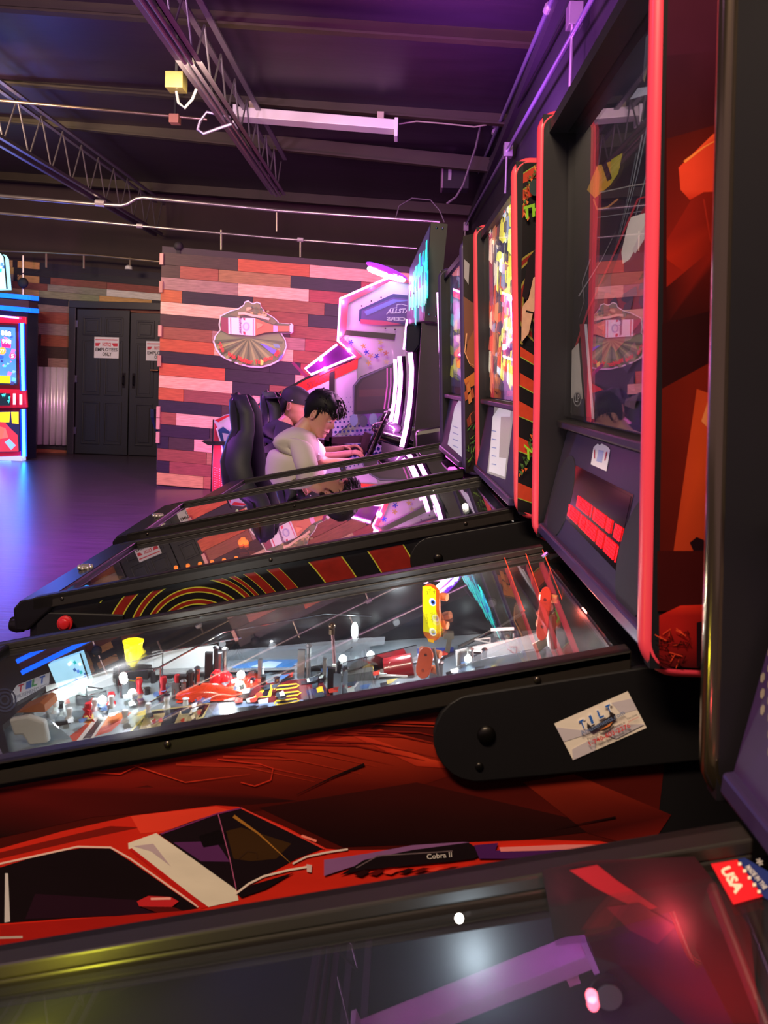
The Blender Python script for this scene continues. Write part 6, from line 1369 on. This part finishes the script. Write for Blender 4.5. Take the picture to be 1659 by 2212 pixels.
# ---------------------------------------------------------------- people
def skin_body(name, verts, edges, radii, m, parent, sub_=2, root_i=0, label=None):
    Mi = wmat(parent).inverted(); me = bpy.data.meshes.new(name); me.from_pydata([tuple(Mi @ Vector(v)) for v in verts], edges, []); me.materials.append(m)
    o = bpy.data.objects.new(name, me); COL.objects.link(o); o.parent = parent
    sk = o.modifiers.new('skin', 'SKIN'); sk.use_smooth_shade = True
    for i, r_ in enumerate(radii):
        me.skin_vertices[0].data[i].radius = (r_, r_) if not isinstance(r_, tuple) else r_
        me.skin_vertices[0].data[i].use_root = (i == root_i)
    s_ = o.modifiers.new('sub', 'SUBSURF'); s_.levels = sub_; s_.render_levels = sub_
    if label: o['label'] = label
    return o
HEADP = [(-.50, .20, .05, .09), (-.475, .30, -.02, .15), (-.43, .355, -.08, .19), (-.38, .36, -.14, .225), (-.335, .335, -.20, .25), (-.30, .355, -.23, .262), (-.27, .345, -.25, .27), (-.24, .365, -.27, .275), (-.20, .34, -.29, .285),
         (-.15, .335, -.32, .30), (-.10, .33, -.35, .315), (-.05, .325, -.38, .325), (0, .315, -.41, .33), (.05, .32, -.43, .338), (.10, .345, -.445, .345), (.17, .345, -.45, .35), (.25, .32, -.44, .345), (.33, .27, -.40, .315), (.41, .17, -.31, .25), (.47, .05, -.19, .16), (.50, -.05, -.08, .05)]
def nose(z):
    if -.17 < z < .10: return max(0, .115 * (1 - abs(z + .12) / .05) if z < -.12 else .115 * (1 - (z + .12) / .24))
    return 0
def head(parent, c, H, pitch, yawdeg, skinm, hairm, style):
    Rm = Matrix.Rotation(R(yawdeg), 3, 'Z') @ Matrix.Rotation(R(pitch), 3, 'Y'); c = Vector(c); n = 32
    T = lambda x, y, z: c + Rm @ Vector((x * H, y * H, z * H))
    rings = []
    for z, xf, xb, w_ in HEADP:
        ring = []
        cx = (xf + xb) / 2 - .02
        for k in range(n):
            q = 2 * math.pi * k / n; cs, sn = math.cos(q), math.sin(q); ex = 2.2
            x = cx + ((xf - cx) if cs > 0 else (cx - xb)) * math.copysign(abs(cs) ** (2 / ex), cs); y = w_ * math.copysign(abs(sn) ** (2 / ex), sn)
            if cs > 0:
                x += nose(z) * math.exp(-(y / .055) ** 2)
                if -.04 < z < .09: x -= .035 * math.exp(-((abs(y) - .13) / .06) ** 2) * (1 - abs(z - .02) / .07)
            ring.append(T(x, y, z))
        rings.append(ring)
    h = obj('head', G().loft(rings), skinm, parent, world=True, smooth=True)
    for sy in (-1, 1):
        e = T(.265, sy * .13, .015); obj('eye', G().sph(e, .052 * H, (1, 1, .8)), mat('#ddd6d0', .2), h, world=True, smooth=True)
        obj('iris', G().sph(T(.30, sy * .132, .008), .024 * H), mat('#1c1210', .15), h, world=True, smooth=True)
        obj('eyelid', G().sph(T(.262, sy * .13, .032), .058 * H, (1, 1.05, .62)), skinm, h, world=True, smooth=True)
        g = G().tube([T(.325, sy * .05, .085), T(.34, sy * .11, .11), T(.30, sy * .2, .10)], [.012 * H, .018 * H, .008 * H], 8); obj('eyebrow', g, hairm, h, world=True, smooth=True)
        g = G(); pts = [T(-.06 - .05 * math.cos(t) - .01, sy * (.345 + .035 * (1 - math.cos(t)) * .5), -.03 + .10 * math.sin(t)) for t in [k * math.pi / 8 for k in range(16)]]
        g.tube(pts, .022 * H, 8, True); g.sph(T(-.06, sy * .335, -.04), .085 * H, (.55, .3, 1)); obj('ear', g, skinm, h, world=True, smooth=True)
    obj('lips', G().tube([T(.31, -.085, -.265), T(.352, -.04, -.258), T(.362, 0, -.262), T(.352, .04, -.258), T(.31, .085, -.265)], [.008 * H, .02 * H, .024 * H, .02 * H, .008 * H], 8), mat('#a05a58', .4), h, world=True, smooth=True)
    # hair
    g = G(); rings = []
    if style == 'tousled':
        tab = [(-.22, -.22, -.30, .26), (-.12, -.02, -.40, .33), (-.02, .02, -.455, .355), (.08, .06, -.49, .375), (.15, .20, -.51, .39), (.22, .385, -.515, .40), (.30, .42, -.505, .40), (.38, .41, -.475, .385), (.46, .35, -.42, .345), (.53, .24, -.33, .27), (.58, .10, -.20, .16), (.60, -.03, -.08, .04)]
    else:
        tab = [(-.25, -.22, -.31, .27), (-.12, -.08, -.40, .335), (.0, -.02, -.45, .35), (.08, .0, -.46, .355), (.12, -.1, -.46, .34)]
    for z, xf, xb, w_ in tab:
        cx = (xf + xb) / 2; rings.append([T(cx + (xf - cx) * math.copysign(abs(math.cos(q)) ** .9, math.cos(q)), w_ * math.sin(q), z + .012 * math.sin(q * 7 + z * 20)) for q in [2 * math.pi * k / n for k in range(n)]])
    g.loft(rings); random.seed(9)
    if style == 'tousled':
        for k in range(260):
            u = random.uniform(0, 2 * math.pi); zz = random.uniform(.14, .56); row_ = min(tab, key=lambda r_: abs(r_[0] - zz)); cx = (row_[1] + row_[2]) / 2
            b0 = (cx + (row_[1] - cx) * .93 * math.cos(u), row_[3] * .93 * math.sin(u), zz)
            fw = .16 if math.cos(u) > -.2 else .03
            b1 = (b0[0] + fw * random.uniform(.25, .5), b0[1] + random.uniform(-.05, .05), b0[2] + random.uniform(-.03, .01)); b2 = (b1[0] + random.uniform(0.02, .07) * (1 if fw > .1 else -1), b1[1] + random.uniform(-.03, .03), b1[2] - random.uniform(.04, .10))
            g.tube([T(*b0), T(*b1), T(*b2)], [.022 * H, .018 * H, .003 * H], 5)
        for k in range(60):
            y = random.uniform(-.30, .30); g.tube([T(.30, y, .38), T(.42 - abs(y) * .3, y + .03, .28), T(.41 - abs(y) * .35 + random.uniform(-.03, .03), y + .05, .13 + random.uniform(-.03, .06))], [.035 * H, .03 * H, .004 * H], 5)
        for sy in (-1, 1): g.tube([T(-.01, sy * .345, .12), T(.0, sy * .35, .0), T(.01, sy * .335, -.07)], [.04 * H, .03 * H, .01 * H], 6)
    obj('hair', g, hairm, h, world=True, smooth=True)
    return h, T
def hand_chain(V, E, Rr, wi, d, up, side, s_=1.0, curl=.5):
    """adds palm and five finger chains after wrist vertex wi; d forward, up palm-back normal, side to the thumb"""
    w0 = Vector(V[wi]); d, up, side = Vector(d).normalized(), Vector(up).normalized(), Vector(side).normalized()
    V.append(w0 + d * .045 * s_); E.append((wi, len(V) - 1)); Rr.append((.034 * s_, .018 * s_)); pi_ = len(V) - 1
    for k, (o_, ln_) in enumerate(((.03, .078), (.010, .088), (-.010, .082), (-.028, .064))):
        p = w0 + d * .092 * s_ + side * o_ * s_; V.append(p); E.append((pi_, len(V) - 1)); Rr.append(.0105 * s_); a = len(V) - 1
        for j, f in enumerate((.4, .35, .25)):
            t = curl * (j + 1); dv = (d * math.cos(t) - up * math.sin(t)); p = p + dv * ln_ * f * s_; V.append(p); E.append((a, len(V) - 1)); Rr.append((.0095, .009, .0075)[j] * s_); a = len(V) - 1
    p = w0 + d * .03 * s_ + side * .034 * s_; V.append(p); E.append((pi_, len(V) - 1)); Rr.append(.012 * s_); a = len(V) - 1
    for j in range(2):
        p = p + (d * .7 + side * .6 - up * .35 * (j + 1)).normalized() * .03 * s_; V.append(p); E.append((a, len(V) - 1)); Rr.append((.0105, .0085)[j] * s_); a = len(V) - 1
def person(lab, Y, pts, skinc, shirt, pants, H, headc, pitch, yawd, hairm, style, shirt_w=1.0):
    hip = aY(*pts['hip'], Y); root = thing('person', lab, 'person', (hip.x, Y, .14))
    sm = mat(skinc, .45, noise=.05); A = {k: aY(*v, Y) for k, v in pts.items()}
    V, E, Rr = [], [], []
    def add(p, r_, par=None):
        V.append(Vector(p)); Rr.append(r_)
        if par is not None: E.append((par, len(V) - 1))
        return len(V) - 1
    W = Vector((0, 1, 0))
    pel = add(A['hip'], .11); wai = add(A['waist'], .09, pel); che = add(A['chest'], .10, wai); nb = add(A['neck'], .058, che); nt = add(A['skull'], .052, nb)
    legs = []
    for sy in (-1, 1):
        h_ = add(A['hip'] + W * sy * .10 + Vector((.06, 0, -.01)), .085, pel); kn = add(A['hip'] + Vector((.46, sy * .15, .06)), .06, h_); an = add(A['hip'] + Vector((.62, sy * .14, -A['hip'].z + .24)), .038, kn); add(V[an] + Vector((.13, 0, -.05)), .035, an)
        sh = add(A['shoulder'] + W * sy * .13, .040, che); el = add((A['elbow'] if sy < 0 else A['elbow2']) + W * sy * .20, .036, sh); wr = add((A['wrist'] if sy < 0 else A['wrist2']) + W * sy * .13, .027, el)
        d = (V[wr] - V[el]).normalized(); hand_chain(V, E, Rr, wr, d + Vector((0, 0, .15)), (0, 0, 1), (0, -sy, 0.2), 1.0, .45)
    skin_body('body', V, E, Rr, sm, root)
    # shirt
    V, E, Rr = [], [], []
    pel = add(A['hip'] + Vector((0, 0, .0)), .150 * shirt_w); wai = add(A['waist'], .145 * shirt_w, pel); che = add(A['chest'], .158 * shirt_w, wai); up = add(A['chest'].lerp(A['neck'], .6), .118, che); nb = add(A['neck'] - (A['neck'] - A['chest']).normalized() * .012, .072, up)
    for sy in (-1, 1):
        sh = add(A['shoulder'] + W * sy * .12, .072, up); el = A['elbow'] if sy < 0 else A['elbow2']; e_ = el + W * sy * .20
        m1 = add((A['shoulder'] + W * sy * .15).lerp(e_, .4), .062, sh); add((A['shoulder'] + W * sy * .16).lerp(e_, .80), .066, m1)
    skin_body('t_shirt', V, E, Rr, shirt, root)
    V, E, Rr = [], [], []
    pel = add(A['hip'] - Vector((0, 0, .02)), .15)
    for sy in (-1, 1):
        h_ = add(A['hip'] + W * sy * .10 + Vector((.08, 0, -.01)), .105, pel); kn = add(A['hip'] + Vector((.46, sy * .15, .06)), .082, h_); an = add(A['hip'] + Vector((.60, sy * .14, -A['hip'].z + .30)), .06, kn)
    skin_body('trousers', V, E, Rr, pants, root)
    for sy in (-1, 1):
        an = A['hip'] + Vector((.62, sy * .14, 0)); g = G(); rr = []
        for dx, w_, hh in ((-.07, .03, .05), (-.03, .045, .09), (.05, .045, .075), (.12, .05, .05), (.18, .035, .035)): rr.append([Vector((an.x + dx, an.y + w_ * math.cos(q), .142 + hh * max(0, math.sin(q)))) for q in [k * math.pi / 6 for k in range(12)]])
        obj('shoe', g.loft(rr), mat('#d8d4d4', .5), root, world=True, smooth=True)
    h, T = head(root, headc, H, pitch, yawd, sm, hairm, style)
    return root, h, T, sm
hb = mat('#0c0b10', .55, noise=.3, nscale=60, spec=.3)
c1 = aY(695, 896, 4.1)
person('young man with dark tousled hair in a white t-shirt, bent forward at the racing game', 4.1,
       dict(hip=(630, 1085), waist=(628, 1028), chest=(634, 975), neck=(662, 922), skull=(676, 900), shoulder=(656, 958), elbow=(686, 1032), elbow2=(690, 1010), wrist=(752, 1018), wrist2=(760, 1006)),
       '#dca48c', mat('#ded8c8', .8, noise=.06, bump=.15, nscale=7), mat('#2c3a58', .7), .228, c1, 32, -14, hb, 'tousled', 1.06)
c2 = aY(640, 876, 4.8)
r2, h2, T2, sm2 = person('young man in a black backwards cap and dark shirt, half hidden at the farther wheel', 4.8,
       dict(hip=(590, 1020), waist=(592, 985), chest=(602, 945), neck=(622, 912), skull=(633, 893), shoulder=(612, 930), elbow=(650, 985), elbow2=(655, 985), wrist=(740, 980), wrist2=(735, 975)),
       '#c08870', mat('#1c1c2c', .8, noise=.2), mat('#1a1a22', .8), .23, c2, 12, -12, hb, 'short', .95)
def cap(T, H, parent):
    rings = []; n = 28
    for z, xf, xb, w_ in ((.09, .375, -.48, .375), (.20, .375, -.48, .375), (.30, .345, -.46, .36), (.40, .27, -.40, .32), (.48, .14, -.29, .24), (.53, -.02, -.14, .1)):
        cx = (xf + xb) / 2; rings.append([T(cx + (xf - cx) * math.cos(q), w_ * math.sin(q), z) for q in [2 * math.pi * k / n for k in range(n)]])
    o = obj('cap', G().loft(rings), mat('#15171c', .7, noise=.2), parent, world=True, smooth=True)
    q = [T(-.38 - .55 * math.sin(t), .32 * math.cos(t), .12 - .16 * math.sin(t)) for t in [k * math.pi / 12 for k in range(13)]]
    obj('cap_peak', G().prism(q, T(0, 0, .03) - T(0, 0, 0)), mat('#15171c', .7), o, world=True, bevel=.003)
    obj('cap_badge', G().sph(T(-.02, -.375, .15), .018 * H, (1, .5, .8)), mat('#e8e8e8', .4), o, world=True)
    obj('cap_emblem', G().prism([T(-.47, -.10, .22), T(-.50, -.02, .22), T(-.48, -.06, .32)], T(.02, 0, 0) - T(0, 0, 0)), mat('#a8883c', .4), o, world=True)
cap(T2, .23, h2)
